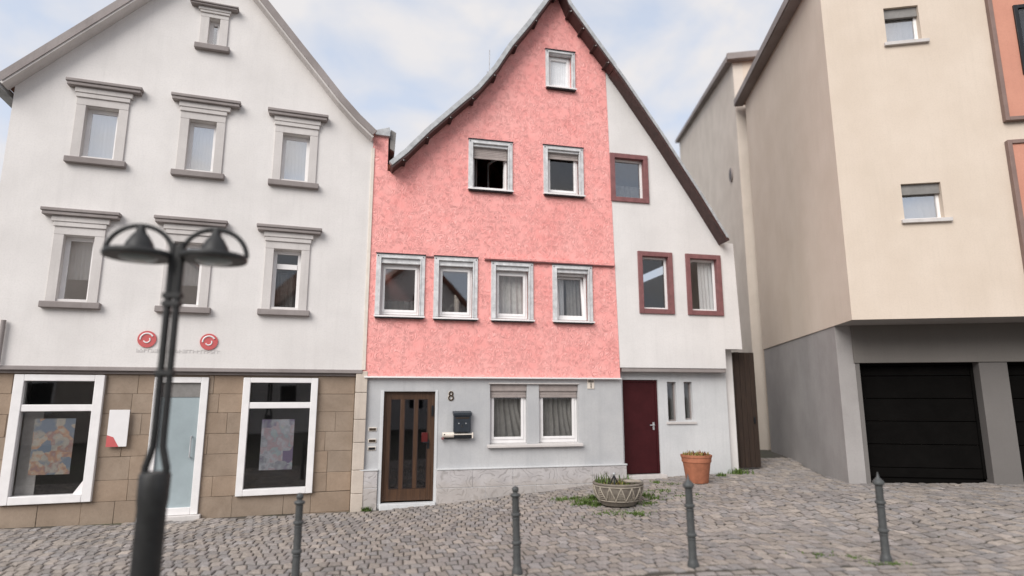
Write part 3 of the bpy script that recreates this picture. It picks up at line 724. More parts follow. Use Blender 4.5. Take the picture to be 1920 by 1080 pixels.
# ------------------------------------------------------------------ WHITE HALF HOUSE (right of the pink)
wh = thing('white_house', 'white half of the gabled house, right of the pink one, with red-brown window frames', 'house', FP.w(pu + .02, 0, .3), FP.yaw)
WX = pu + .02; WZ = .3
def wb(m):                                        # shift from pink coordinates to the thing's own
    m.v = [(x - WX, y, z - WZ) for x, y, z in m.v]; return m
wr = [(pu, line_z(right_line, pu))] + [p for p in right_line if p[0] > pu]
zj = FP.q(1260, 690)[1]; ue, ze = FP.q(1392, 655); ug, _ = FP.q(1362, 690); ut, zt_ = FP.q(1374, 452)
wpoly = [(party_bot + .003, zj), (ug, zj), (ug, ze), (ue, ze), (ut, min(zt_, wr[-1][1] - .03)), (wr[-1][0] - .04, wr[-1][1] - .01)] + [(u, z - .002) for u, z in wr[-2:0:-1]] + [(party + .003, line_z(right_line, party + .003) - .002)]
ww = wb(MB().prism(wpoly, .004, .3)).build('upper_wall', 'white_house_plaster', wh)
WW = [(((1143, 287), (1214, 293), (1146, 377), (1216, 382)), 0), (((1195, 471), (1258, 474), (1199, 587), (1266, 590)), 1), (((1285, 476), (1349, 479), (1289, 590), (1357, 593)), 2)]
wrects = [FP.rect(*q_) for q_, _ in WW]
cut(ww, [(a + .07 - WX, b - .07 - WX, -.1, .5, c + .07 - WZ, d - .07 - WZ) for a, b, c, d in wrects])
for (a, b, c, d), (q_, k) in zip(wrects, WW):
    win = wb(ring_frame(MB(), max(a, party_bot - .2), b, c, d, .105, -.035, .1)).build('window', 'red_brown_trim', wh, bev=.006)
    win['label'] = ('red-brown framed window beside the pink wall', 'red-brown framed dark window', 'red-brown framed window with pale curtain')[k]
    wb(ring_frame(MB(), a + .10, b - .10, c + .10, d - .10, .05, .09, .14)).build('sash', 'white_frame', win, bev=.004)
    wb(MB().box(a + .145, b - .145, .115, .121, c + .145, d - .145)).build('pane', ('pane_glass_bright', 'pane_glass', 'pane_glass')[k], win)
    if k == 2:
        cc = curtain((a + b) / 2 - .02 - WX, b - .1 - WX, c + .1 - WZ, d - .12 - WZ, .2, win, 'curtain_white', 4, .015)
    if k == 0: curtain(a + .1 - WX, b - .1 - WX, c + .1 - WZ, c + .45 - WZ, .22, win, 'curtain_dark', 6, .015)
# ground floor set back 0.22
RY = .22
wu0, wu1 = gr + .01, FP.q(1366, 790, -RY)[0]
wd = FP.rect((1167, 712), (1233, 712), (1172, 890), (1240, 888), -RY)
wg = wb(MB().box(wu0, wu1, RY, RY + .3, -.3, zj + .0)).build('ground_floor_wall', 'white_base_plaster', wh)
sl = [FP.rect((1248, 716), (1264, 716), (1256, 790), (1274, 790), -RY), FP.rect((1280, 716), (1295, 716), (1287, 787), (1303, 787), -RY)]
cut(wg, [(wd[0] - WX, wd[1] - WX, 0, .8, -1, wd[3] - WZ)] + [(a - WX, b - WX, 0, .8, c - WZ, d - WZ) for a, b, c, d in sl])
wb(MB().prism([(wu0, zj - .001), (ug, zj - .001), (ug, zj - .09), (wu0, zj - .09)], .02, RY - .002)).build('jetty_beam', 'grey_stone_trim', wh, bev=.01)
dd = wb(ring_frame(MB(), wd[0], wd[1], wd[2], wd[3], .05, RY + .04, RY + .1, .05, 0)).build('door', 'maroon_door', wh, bev=.004)
wb(MB().box(wd[0] + .052, wd[1] - .052, RY + .06, RY + .1, wd[2] + .005, wd[3] - .052)).build('door_leaf', 'maroon_door', dd, bev=.004)
hx, hz = wd[1] - .11, wd[2] + 1.0
wb(MB().tube([(hx, RY + .06, hz), (hx, RY + .01, hz), (hx - .1, RY + .01, hz)], .011, 8).box(hx - .02, hx + .02, RY + .05, RY + .06, hz - .1, hz + .06)).build('door_handle', 'galvanised', dd)
wb(MB().box(wd[0] - .03, wd[1] + .06, RY - .16, RY + .04, wd[2] - .3, wd[2] - .004)).build('doorstep', 'pale_stone_trim', wh, bev=.01)
for a, b, c, d in sl:
    win = wb(ring_frame(MB(), a, b, c, d, .03, RY + .08, RY + .12)).build('slot_window', 'grey_stone_trim', wh, bev=.003)
    wb(MB().box(a + .028, b - .028, RY + .1, RY + .106, c + .028, d - .028)).build('pane', 'pane_glass', win)
wb(MB().box(sl[0][0] - .05, sl[1][1] + .06, RY - .03, RY - .002, sl[0][2] - .06, sl[0][2] - .012)).build('slot_window_sill', 'pale_stone_trim', wh, bev=.004)
def wroof(line, y0, y1, th, nm, mt):
    return roof_slab([(u - WX, z - WZ) for u, z in line], y0, y1, th, nm, mt, wh)
wroof(wr, -OH + .1, 9.3, .10, 'roof', 'roof_tiles'); wroof(wr, -OH - .012, -OH + .10, .06, 'verge_flashing', 'galvanised'); wroof([(u, z - .085) for u, z in wr], -OH, .002, .08, 'soffit', 'dark_soffit')
wb(MB().box(ut - .2, ut - .02, .302, 9, -.3, min(zt_, wr[-1][1]) - .15)).build('side_wall', 'white_house_plaster', wh)
wb(MB().prism([(pu + .01, -.3), (ut, -.3), (ut, wr[-1][1] - .1), (pu + .01, wr[0][1] - .1)], 9.002, 9.2)).build('back_wall', 'white_house_plaster', wh)
# passage gate between white house and tan wall
ga = FP.q(1366, 660, -.45); gb_ = FP.q(1404, 660, -.45); gbot = FP.q(1385, 880, -.45)[1]
gate = thing('passage_gate', 'dark brown wooden gate closing the passage right of the white house', 'gate', FP.w(ga[0], .45, gbot), FP.yaw)
n = 5; wdt = (gb_[0] - ga[0] + .12) / n
for k in range(n): MB().box(k * wdt + .004, (k + 1) * wdt - .004, rnd.uniform(-.004, .004), .03, .03, ga[1] - gbot - rnd.uniform(0, .01)).build('board', 'gate_wood', gate, bev=.004)
MB().box(0, n * wdt, .031, .07, .4, .52).box(0, n * wdt, .031, .07, 1.9, 2.02).build('rail', 'gate_wood', gate)
MB().box(n * wdt - .12, n * wdt - .08, -.03, -.005, 1.0, 1.14).build('gate_handle', 'black_metal', gate, bev=.003)

# ------------------------------------------------------------------ LEFT HOUSE
LZ = -.3
lh = thing('corner_shop_house', 'white gabled house with grey stone window hoods above a brown sandstone shopfront', 'house', (FL.o[0], FL.o[1], LZ), FL.yaw)
def lb(m): m.v = [(x, y, z - LZ) for x, y, z in m.v]; return m
zf0, zf1 = FL.q(0, 684)[1], FL.q(650, 694)[1]; zf = (zf0 + zf1) / 2
uR = FL.q(690, 500)[0]; uLft = FL.q(27, 170)[0]
LOH = .25
lv = [FL.q(6, 138, LOH), FL.q(120, 66, LOH), FL.q(235, -3, LOH)]
rv = [FL.q(699, 242, LOH), FL.q(668, 212, LOH), FL.q(636, 176, LOH), FL.q(600, 130, LOH), FL.q(560, 80, LOH), FL.q(497, 0, LOH)]
# apex by intersection of the two straight slopes
def inter(p, q_, r, s):
    a1 = (q_[1] - p[1]) / (q_[0] - p[0]); a2 = (s[1] - r[1]) / (s[0] - r[0]); x = (r[1] - p[1] + a1 * p[0] - a2 * r[0]) / (a1 - a2); return (x, p[1] + a1 * (x - p[0]))
lap = inter(lv[0], lv[2], rv[3], rv[5])
lroof = [lv[0], lap]; rroof = [lap] + rv[::-1]
def up(line, d): return [(u, z - d) for u, z in line]
lpoly = [(uLft, zf), (uR, zf), (uR, rv[0][1] - .12)] + [(u, z - .125) for u, z in rv[1:] if u < uR - .02] + [(lap[0], lap[1] - .13)] + [(uLft, line_z(lroof, uLft) - .14)]
lw = lb(MB().prism(lpoly, 0, .35)).build('upper_wall', 'white_plaster', lh)
LW = [ # cornice tl,tr ; sill bl,br ; frame l,r in px at middle height ; style
 ((125, 145), (268, 166), (120, 302), (235, 316), 'sky'), ((322, 172), (452, 193), (320, 327), (420, 338), 'sky'), ((503, 200), (616, 219), (502, 346), (597, 355), 'sky'),
 ((78, 385), (226, 402), (73, 574), (187, 582), 'mid'), ((290, 400), (427, 418), (290, 582), (394, 591), 'mid'), ((482, 416), (604, 432), (482, 588), (580, 595), 'dark'),
 ((357, -3), (448, 17), (364, 90), (430, 99), 'attic')]
cuts = []; specs = []
for tl, tr, bl, br, st_ in LW:
    c0, c1 = FL.q(*tl, .10)[0], FL.q(*tr, .10)[0]; zt = (FL.q(*tl, .1)[1] + FL.q(*tr, .1)[1]) / 2; zb = (FL.q(*bl, .05)[1] + FL.q(*br, .05)[1]) / 2
    s0, s1 = FL.q(*bl, .05)[0], FL.q(*br, .05)[0]
    specs.append((c0, c1, s0, s1, zb, zt, st_)); h = zt - zb
    cuts.append((s0 + .20, s1 - .20, -.1, .6, zb + .16 - LZ, zt - .44 * (1 if st_ != 'attic' else .6) - LZ))
cut(lw, cuts)
for (c0, c1, s0, s1, zb, zt, st_) in specs:
    hs = 1 if st_ != 'attic' else .6
    ch = .12 * hs
    a, b = s0 + .06, s1 - .06
    m = MB()                                        # stone surround
    m.box(a, a + .15, -.03, .1, zb + .11, zt - .40 * hs); m.box(b - .15, b, -.03, .1, zb + .11, zt - .40 * hs)
    m.box(a, b, -.035, .1, zt - .44 * hs + .003, zt - .30 * hs)
    win = lb(m).build('window', 'pale_stone_trim', lh, bev=.006)
    win['label'] = {'sky': 'upper window with pale reflection', 'mid': 'middle floor window with reflection', 'dark': 'middle floor window with dark pane', 'attic': 'small attic window'}[st_]
    # hood: frieze that widens up to a projecting cornice
    mid0, mid1 = (a + c0) / 2, (b + c1) / 2
    lb(MB().box(a - .015, b + .015, -.06, 0, zt - .30 * hs, zt - .22 * hs).box(mid0 + .05, mid1 - .05, -.075, 0, zt - .22 * hs + .001, zt - ch - .001)).build('hood_frieze', 'pale_stone_trim', win, bev=.008)
    lb(MB().box(c0 + .02, c1 - .02, -.13, 0, zt - ch, zt - ch * .5).box(c0, c1, -.15, 0, zt - ch * .5 + .001, zt)).build('hood', 'grey_stone_trim', win, bev=.012)
    lb(MB().box(s0, s1, -.10, .1, zb, zb + .108)).build('sill', 'grey_stone_trim', win, bev=.012)
    p0, p1, q0, q1 = a + .14, b - .14, zb + .11, zt - .44 * hs
    lb(ring_frame(MB(), p0, p1, q0, q1, .07, .12, .17)).build('frame', 'white_frame', win, bev=.005)
    if st_ != 'attic': lb(MB().box((p0 + p1) / 2 - .03, (p0 + p1) / 2 + .03, .105, .165, q0 + .07, q1 - .07)).build('mullion', 'white_frame', win, bev=.004) if st_ == 'sky0' else None
    if st_ == 'dark': lb(MB().box(p0 + .07, p1 - .07, .11, .165, q1 - .36, q1 - .26)).build('transom', 'white_frame', win, bev=.004)
    lb(MB().box(p0 + .06, p1 - .06, .14, .146, q0 + .06, q1 - .06)).build('pane', {'sky': 'pane_glass_sky', 'mid': 'pane_glass_sky', 'dark': 'pane_glass', 'attic': 'pane_glass_sky'}[st_], win)
    if st_ == 'sky': curtain(p0, p1, q0 - LZ, q1 - LZ, .175, win, 'curtain_white', 8, .006)
    if st_ == 'mid': curtain(p0, p1, q0 + .42 - LZ, q1 - LZ, .185, win, 'curtain_white', 8, .008)
    if st_ == 'dark': curtain(p0 + .1, p1 - .1, q0 - LZ, q1 - .4 - LZ, .30, win, 'curtain_dark', 3, .03)
# fascia ledge between storeys
lb(MB().box(uLft - .02, uR - .02, -.03, .05, zf - .07, zf + .0).box(uLft - .02, uR - .02, .052, .2, zf - .12, zf - .07)).build('fascia', 'grey_stone_trim', lh, bev=.01)
# shopfront openings
SY = .06
shopA = FL.rect((28, 700), (200, 705), (-5, 946), (168, 943), -SY); shopB = FL.rect((458, 707), (597, 710), (440, 929), (585, 926), -SY); sdoor = FL.rect((290, 706), (388, 708), (264, 968), (374, 966), -SY)
pier0, pier1 = FL.q(661, 850)[0], FL.q(684, 800)[0]
# backing wall and stone blocks
bw = lb(MB().box(uLft - .02, pier1, SY + .06, SY + .35, -.9, zf - .12)).build('backing_wall', 'tan_mortar', lh)
holes = [shopA, shopB, sdoor]
cut(bw, [(a, b, -.2, .8, c - LZ if k < 2 else -2, d - LZ) for k, (a, b, c, d) in enumerate(holes)])
zrow = -.75; row = 0
heights = [.30, .33, .36, .34, .38, .35, .36, .33, .36, .38]
while zrow < zf - .14:
    h = heights[row % 10]; z1 = min(zrow + h, zf - .122)
    u = uLft - .02 + (.3 if row % 2 else 0)
    while u < pier0 - .01:
        u2 = min(u + rnd.uniform(.45, .85), pier0 - .003)
        if pier0 - u2 < .25: u2 = pier0 - .003
        # clip by openings
        segs = [(u, u2)]
        for (a, b, c, d) in holes:
            if a == sdoor[0]: c = -9
            if z1 <= c + .02 or zrow >= d - .02: continue
            ns = []
            for s, e in segs:
                if e <= a or s >= b: ns.append((s, e)); continue
                if s < a: ns.append((s, a))
                if e > b: ns.append((b, e))
            segs = ns
        for s, e in segs:
            if e - s < .05: continue
            zz0, zz1 = zrow, z1
            for (a, b, c, d) in holes:
                if e > a + .01 and s < b - .01:
                    if zz0 < c < zz1: zz1 = c - .002
                    if zz0 < d < zz1: zz0 = d + .002
            if zz1 - zz0 < .04: continue
            m = MB(); m.box(s + .002, e - .002, SY + .045 + rnd.uniform(-.006, .006) - (.03 if row < 2 else 0), SY + .059, zz0 + .002, zz1 - .002)
            k = rnd.uniform(.92, 1.07); tt = rnd.uniform(-.03, .03); m.c = [(k + tt, k, k - tt)] * len(m.v)
            lb(m).build('stone_block', 'sandstone', lh, bev=.006)
        u = u2
    zrow = z1; row += 1
# cream corner pier of stacked stones
zz = -.75
while zz < zf - .1:
    h = rnd.choice((.42, .5, .36, .58)); z1 = min(zz + h, zf - .02)
    lb(MB().box(pier0 + .004, pier1 + .012, -.02 + rnd.uniform(-.005, .005), SY + .058, zz + .004, z1 - .004)).build('pier_stone', 'cream_stone', lh, bev=.008); zz = z1
lb(MB().box(uR - .03, uR + .035, -.02, .0, zf, rv[0][1] - .3)).build('corner_strip', 'cream_paint', lh, bev=.004)
# shop windows
for (r_, nm, fr, tzp, pst) in ((shopA, 'shop window with large warm coloured poster', .14, (765, 100), 'poster_warm'), (shopB, 'shop window with pale poster', .12, (760, 520), 'poster_cool')):
    a, b, c, d = r_; tz = FL.q(tzp[1], tzp[0])[1]
    m = ring_frame(MB(), a, b, c, d, fr, SY - .03, SY + .12, fr * .75, fr * .9); m.box(a + fr, b - fr, SY - .015, SY + .11, tz - .055, tz + .055)
    win = lb(m).build('shop_window', 'white_frame', lh, bev=.008); win['label'] = nm
    lb(MB().box(a + fr - .01, b - fr + .01, SY + .05, SY + .056, c + fr * .9 - .01, tz - .05)).build('pane', 'clear_glass', win)
    lb(MB().box(a + fr - .01, b - fr + .01, SY + .05, SY + .056, tz + .05, d - fr * .7)).build('pane', 'pane_glass', win)
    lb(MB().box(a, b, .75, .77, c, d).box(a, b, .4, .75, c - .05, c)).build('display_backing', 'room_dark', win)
    if pst == 'poster_warm':
        pr = FL.rect((70, 783), (142, 786), (55, 890), (136, 888), -.2)
        lb(MB().prism([(b - fr - .16, c + .1), (b - fr, c + .1), (b - fr, c + .36)], SY + .038, SY + .046)).build('corner_sticker', 'sign_white', win)
        lb(MB().box(a + fr, a + fr + .26, .25, .26, c + .1, tz - .05)).build('side_panel', 'curtain_grey', win)
    else: pr = FL.rect((492, 785), (552, 787), (486, 880), (548, 880), -.2)
    lb(MB().box(pr[0], pr[1], SY + .07, SY + .076, pr[2], pr[3])).build('poster', pst, win)
a, b, c, d = sdoor
lb(MB().box(a - .05, b + .05, -.02, SY + .4, c - .4, c - .003)).build('doorstep', 'pale_stone_trim', lh, bev=.01)
dr = lb(ring_frame(MB(), a, b, c, d, .12, SY + .0, SY + .12, .10, .12)).build('shop_door', 'white_frame', lh, bev=.008)
lb(MB().box(a + .11, b - .11, SY + .05, SY + .06, c + .11, d - .35)).build('door_glass', 'frosted_glass', dr)
lb(MB().box(a + .11, b - .11, SY + .04, SY + .08, d - .345, d - .09)).build('door_head', 'shutter_grey', dr)
lb(MB().tube([(b - .2, SY + .05, c + .95), (b - .2, SY - .02, c + .95), (b - .2, SY - .02, c + 1.3), (b - .2, SY + .05, c + 1.3)], .012, 8)).build('door_handle', 'galvanised', dr)
# roof
for line, nm in ((lroof, 'l'), (rroof, 'r')):
    ln = [(u, z - LZ) for u, z in line]
    roof_slab(up(ln, .13), -LOH + .03, 10, .10, 'roof', 'roof_tiles', lh)
    roof_slab(up(ln, .13), -LOH - .02, -LOH + .03, .13, 'bargeboard', 'grey_stone_trim', lh)
    roof_slab(up(ln, .18), -LOH + .0, -.002, .045, 'soffit', 'pale_stone_trim', lh)
lb(MB().box(uLft - .30, uLft - .12, -LOH, 10, lv[0][1] - .22, lv[0][1] - .10)).build('roof_gutter', 'galvanised', lh, bev=.01)
lb(MB().prism([(uLft, -.9), (uR, -.9), (uR, rv[0][1] - .3), (lap[0], lap[1] - .3), (uLft, lv[0][1] - .3)], 9.7, 9.9)).build('back_wall', 'white_plaster', lh)
lb(MB().box(uLft + .0, uLft + .25, .352, 9.7, -.9, lv[0][1] - .35)).build('side_wall', 'white_plaster', lh)
lb(MB().box(uR - .25, uR, .352, 9.7, -.9, rv[0][1] - .3)).build('side_wall', 'white_plaster', lh)
u, z = FL.q(7, 600, .06); lb(MB().tube([(u, -.06, z), (u, -.06, zf + .02)], .035, 10)).build('downpipe', 'grey_stone_trim', lh, smooth=True)
# shop logo sign: two red emblems over a thin pale lettering band
sg = thing('shop_sign', 'pale shop sign with two round red emblems above the shop door', 'sign', FL.w(FL.q(255, 660)[0], 0, FL.q(255, 660)[1]), FL.yaw)
su0 = FL.q(255, 660)[0]; sz0 = FL.q(255, 660)[1]
m = MB(); x = 0
while x < FL.q(412, 662)[0] - su0:
    wd_ = rnd.uniform(.03, .05); m.box(x, x + .012, -.006, -.002, 0, .06).box(x + .012, x + wd_, -.006, -.002, rnd.choice((0, .024, .048)), rnd.choice((.036, .06)) + .001); x += wd_ + .014
m.build('lettering', 'faint_grey', sg)
for px, py in ((276, 636), (392, 641)):
    u, z = FL.q(px, py); u -= su0; z -= sz0
    m = MB(); pts = []
    e = MB().tube([(u, -.004, z), (u, -.022, z)], .145, 28).build('emblem', 'sign_red', sg, smooth=True)
    m.tube([(u + .10 * math.cos(a) , -.024, z + .10 * math.sin(a)) for a in [R(30 + 12 * k) for k in range(14)]], .014, 6).tube([(u + .05 * math.cos(a), -.024, z - .01 + .05 * math.sin(a)) for a in [R(200 + 15 * k) for k in range(14)]], .012, 6)
    m.build('swirl', 'sign_white', e)
# notice board by the shop door
r_ = FL.rect((203, 768), (242, 769), (199, 838), (237, 838))
nb = thing('notice_plate', 'white notice plate with red corner on sandstone between shop window and door', 'sign', FL.w(r_[0], 0, r_[2]), FL.yaw)
w_, h_ = r_[1] - r_[0], r_[3] - r_[2]
MB().box(0, w_, SY - .035, SY - .015, 0, h_).build('plate', 'sign_white', nb, bev=.004)
MB().prism([(0, 0), (w_ * .62, 0), (w_ * .32, h_ * .26), (0, h_ * .32)], SY - .0375, SY - .0355).build('red_corner', 'sign_red', nb)

# ------------------------------------------------------------------ BEIGE HOUSE (right)
BZ = .3
bh = thing('beige_house', 'tall cream rendered house with garages under its overhanging upper storeys', 'house', FB.w(0, 0, BZ), FB.yaw)
def bb(m): m.v = [(x, y, z - BZ) for x, y, z in m.v]; return m
zo = (FB.q(1600, 596)[1] + FB.q(1900, 597)[1]) / 2
ZT = 11.5; BR = 7.5; DEP = abs(FBS.q(1440, 650)[0])
# gable verge on the side wall
va, vb_ = FBS.q(1397, 190), FBS.q(1502, 0)
sgn = 1 if va[0] > 0 else -1
su, sv = abs(va[0]), abs(vb_[0])
slope = (vb_[1] - va[1]) / (su - sv)
ridge_u = max(.5, sv - .8);  ridge_z = va[1] + slope * (su - ridge_u)
front_z = ridge_z - slope * ridge_u * .9
if front_z < ZT - 1: front_z = max(front_z, 9.2)
bw1 = bb(MB().box(0, BR, 0, .3, zo, front_z)).build('front_wall', 'cream_plaster', bh)
bwin = [FB.rect((1657, 14), (1722, 11), (1662, 80), (1728, 76)), FB.rect((1690, 345), (1765, 341), (1695, 412), (1770, 409))]
cut(bw1, [(a, b, -.1, .6, c - BZ, d - BZ) for a, b, c, d in bwin])
for a, b, c, d in bwin:
    win = bb(ring_frame(MB(), a, b, c, d, .05, .12, .17)).build('window', 'white_frame', bh, bev=.004)
    bb(MB().box(a + .045, b - .045, .14, .146, c + .045, d - .045)).build('pane', 'pane_glass_sky', win)
    bb(MB().box(a + .002, b - .002, .06, .115, d - .19, d - .002)).build('shutter_box', 'shutter_grey', win, bev=.004)
    bb(MB().box(a - .06, b + .1, -.06, .11, c - .07, c - .002)).build('sill', 'pale_stone_trim', win, bev=.006)
    curtain(a, b, c - BZ, d - BZ, .22, win, 'curtain_white', 6, .012)
# side wall as polygon in (y,z)
def side_prism(poly, x0, x1):
    m = MB(); m.prism(poly, x0, x1); m.v = [(y, x, z) for x, y, z in m.v]; m.f = [f[::-1] for f in m.f]; return m
bb(side_prism([(.302, zo), (su, zo), (su, va[1]), (ridge_u, ridge_z), (.302, ridge_z - slope * (ridge_u - .3))], .0, .3)).build('side_wall', 'cream_plaster', bh)
bb(side_prism([(.302, zo), (su, zo), (su, va[1]), (ridge_u, ridge_z), (.302, ridge_z - slope * (ridge_u - .3))], BR - .3, BR)).build('side_wall', 'cream_plaster', bh)
RG = 1.0                                           # garage storey set back
bb(MB().box(.02, .32, RG, su, -.4, zo - .002)).build('lower_side_wall', 'grey_plaster', bh)
bb(MB().box(.0, .05, RG + 1.0, su - .3, -.4, .0)).build('side_kerb', 'black_metal', bh)
bb(MB().box(0.02, BR, .03, su, zo - .001, zo + .0)).build('overhang_soffit', 'grey_plaster', bh)
gq = lambda px, py: FB.q(px, py, -RG)
g1 = (gq(1621, 780)[0], gq(1848, 780)[0]); g2 = (gq(1902, 780)[0], gq(1902, 780)[0] + 2.5); gt = (gq(1610, 677)[1] + gq(1838, 682)[1]) / 2; gbz = gq(1740, 893)[1]
gwall = bb(MB().box(.322, BR, RG, RG + .25, -.4, zo - .002)).build('garage_wall', 'garage_plaster_shaded', bh)
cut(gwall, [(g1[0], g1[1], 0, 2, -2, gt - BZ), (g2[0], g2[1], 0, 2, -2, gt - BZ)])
bb(MB().box(.30, BR, RG - .03, RG - .002, gt + .0, zo - .002)).build('lintel_shade_board', 'lintel_shade_paint', bh)  # added board, coloured dark for the shade below the upper storey
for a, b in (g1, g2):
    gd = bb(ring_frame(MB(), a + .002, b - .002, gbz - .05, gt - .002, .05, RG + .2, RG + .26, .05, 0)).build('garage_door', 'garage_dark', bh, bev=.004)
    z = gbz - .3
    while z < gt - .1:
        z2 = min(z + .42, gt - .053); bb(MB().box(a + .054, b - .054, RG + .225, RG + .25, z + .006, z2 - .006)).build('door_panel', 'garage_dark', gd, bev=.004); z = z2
# salmon bays with grey edging
for (tl, bl, top, bot, nm) in (((1843, 0), (1880, 218), 12.0, None, 0), ((1885, 272), (1919, 520), None, None, 1)):
    if nm == 0: x0 = (FB.q(1843, 0)[0] + FB.q(1882, 228)[0]) / 2; zb_ = FB.q(1882, 230)[1]; ztop = front_z - .3
    else: x0 = (FB.q(1885, 272)[0] + FB.q(1919, 520)[0]) / 2; ztop = FB.q(1887, 266)[1]; zb_ = ztop - 2.9
    bay = bb(ring_frame(MB(), x0, x0 + 2.6, zb_, ztop, .07, -.10, -.002)).build('salmon_bay', 'bay_trim', bh, bev=.006)
    bb(MB().box(x0 + .07, x0 + 2.53, -.07, -.002, zb_ + .07, ztop - .07)).build('bay_panel', 'salmon_plaster', bay)
    wx = FB.q(1903, 80)[0] if nm == 0 else x0 + .9
    z1_ = FB.q(1905, 15)[1] if nm == 0 else ztop - .5; z0_ = z1_ - 1.35
    bb(ring_frame(MB(), wx, wx + 1.1, z0_, z1_, .07, -.11, -.071)).build('bay_window', 'black_metal', bay, bev=.004)
    bb(MB().box(wx + .06, wx + 1.04, -.085, -.0715, z0_ + .06, z1_ - .06)).build('bay_pane', 'pane_glass', bay)
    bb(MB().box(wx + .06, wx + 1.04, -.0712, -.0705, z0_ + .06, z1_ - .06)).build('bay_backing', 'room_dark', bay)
# roof with dark verge
rp = [(su + .35, va[1] - slope * .35), (ridge_u, ridge_z), (-.35, ridge_z - slope * (ridge_u + .35))]
def side_roof(line, x0, x1, th, nm, mt, parent, shift):
    o = roof_slab(line, x0, x1, th, nm, mt, parent); me = o.data
    for v_ in me.vertices: v_.co = (v_.co.y, v_.co.x, v_.co.z - shift)
    me.flip_normals(); return o
side_roof(rp, -.25, BR + .2, .16, 'roof', 'roof_tiles', bh, BZ); side_roof([(a, b - .03) for a, b in rp], -.24, -.002, .028, 'verge_soffit', 'grey_stone_trim', bh, BZ); side_roof([(a, b - .005) for a, b in rp], -.27, -.25, .19, 'bargeboard', 'grey_stone_trim', bh, BZ)
bb(MB().box(.3, BR - .3, su - .3, su, -.4, va[1] - .02)).build('back_wall', 'cream_plaster', bh)
bb(MB().box(BR - .3, BR, RG + .26, su, -.4, zo - .002)).build('lower_side_wall', 'grey_plaster', bh)

# ------------------------------------------------------------------ FAR TAN HOUSE behind
fx, fy, _ = FB.w(.25, su + .6)
fx -= .45
FT = Facade(-10.4, (fx, fy)); FTS = Facade(90 - 10.4, (fx, fy))
th_ = thing('tan_house', 'tall tan house with a round vent, rising behind the white and cream houses', 'house', (fx, fy, .4), FT.yaw)
def tb(m): m.v = [(x, y, z - .4) for x, y, z in m.v]; return m
ta, tb_ = FTS.q(1387, 48), FTS.q(1277, 262)
t0, t1 = abs(ta[0]), abs(tb_[0])
sl_t = (ta[1] - tb_[1]) / (t1 - t0)
zfr = ta[1] + sl_t * t0 * 1.0
far = max(t1 + 1.0, 6)
tb(side_prism([(0, -.4), (far, -.4), (far, zfr - sl_t * far), (0, zfr)], 0, .3)).build('side_wall', 'tan_plaster', th_)
tb(MB().box(.302, 6, 0, .3, -.4, zfr)).build('front_wall', 'cream_plaster', th_)
tb(MB().box(.302, 6, far - .3, far, -.4, zfr - sl_t * far)).build('back_wall', 'tan_plaster', th_)
side_roof([(far + .3, zfr - sl_t * (far + .3)), (-.1, zfr + sl_t * .1)], -.22, 6.2, .18, 'roof', 'grey_stone_trim', th_, .4)
tb(MB().box(-.2, 6.2, -.25, -.1, zfr + .0, zfr + .22)).build('eave', 'grey_stone_trim', th_, bev=.01)
vu, vz = FTS.q(1372, 328); m = MB().tube([(-.004, abs(vu), vz), (-.05, abs(vu), vz)], .24, 20); tb(m).build('round_vent', 'grey_stone_trim', th_, smooth=True)
m = MB().tube([(-.051, abs(vu), vz), (-.056, abs(vu), vz)], .17, 20); tb(m).build('vent_opening', 'bracket_dark', th_)

# ------------------------------------------------------------------ opposite houses (only seen mirrored in the panes)
def opposite(x, y, w_, h_, r_, mat, lab):
    t = thing('opposite_house', lab, 'house', (x, y, 0), 0)
    MB().prism([(-w_ / 2, -.5), (w_ / 2, -.5), (w_ / 2, h_), (0, h_ + r_), (-w_ / 2, h_)], -8, 0).build('wall', mat, t)
    for s in (-1, 1): roof_slab([(s * (w_ / 2 + .3), h_ - .3 * r_ / (w_ / 2) + .03), (0, h_ + r_ + .03)], -8.3, .3, .2, 'roof', 'roof_tiles', t)
    for z in (1.2, 3.9, 6.4):
        for k in (-1, 0, 1):
            if z + 1.4 > h_ and k: continue
            ww = ring_frame(MB(), k * w_ * .3 - .5, k * w_ * .3 + .5, z, z + 1.4, .1, .002, .06).build('window', 'white_frame', t)
            MB().box(k * w_ * .3 - .4, k * w_ * .3 + .4, .002, .02, z + .1, z + 1.3).build('pane', 'black_metal', ww)
opposite(-5.5, -9, 8.5, 6.5, 4.2, 'tan_plaster', 'tan gabled house across the street, mirrored in the window panes')
opposite(5, -10, 9, 5.6, 4.5, 'white_plaster', 'white gabled house across the street, mirrored in the window panes')

# ------------------------------------------------------------------ mailbox (wall-mounted)
u0, u1, z0, z1 = FP.rect((848.5, 772), (884, 772), (849, 810), (883, 810), 0)
mbx = thing('mailbox', 'dark grey wall mailbox with hinged lid right of the brown door', 'mailbox', FP.w((u0 + u1) / 2, GY, z0), FP.yaw)
hw = (u1 - u0) / 2; H = z1 - z0
MB().box(-hw + .015, hw - .015, -.11, -.001, 0, H - .03).build('box', 'mailbox_paint', mbx, bev=.008)
MB().prism([(0, 0), (.135, 0), (.135, -.035), (.125, -.085), (.0, -.0)], 0, 1)
m = MB(); m.add([(-hw, -.135, H - .075), (hw, -.135, H - .075), (hw, -.135, H - .02), (-hw, -.135, H - .02), (-hw, -.001, H - .03), (hw, -.001, H - .03), (hw, -.001, H + .015), (-hw, -.001, H + .015)],
                [(0, 1, 2, 3), (3, 2, 6, 7), (1, 5, 6, 2), (0, 3, 7, 4), (0, 4, 5, 1), (7, 6, 5, 4)])
m.build('lid', 'mailbox_paint', mbx, bev=.006)
MB().box(-hw + .05, hw - .05, -.114, -.1105, H - .13, H - .105).build('name_slot', 'bronze', mbx)
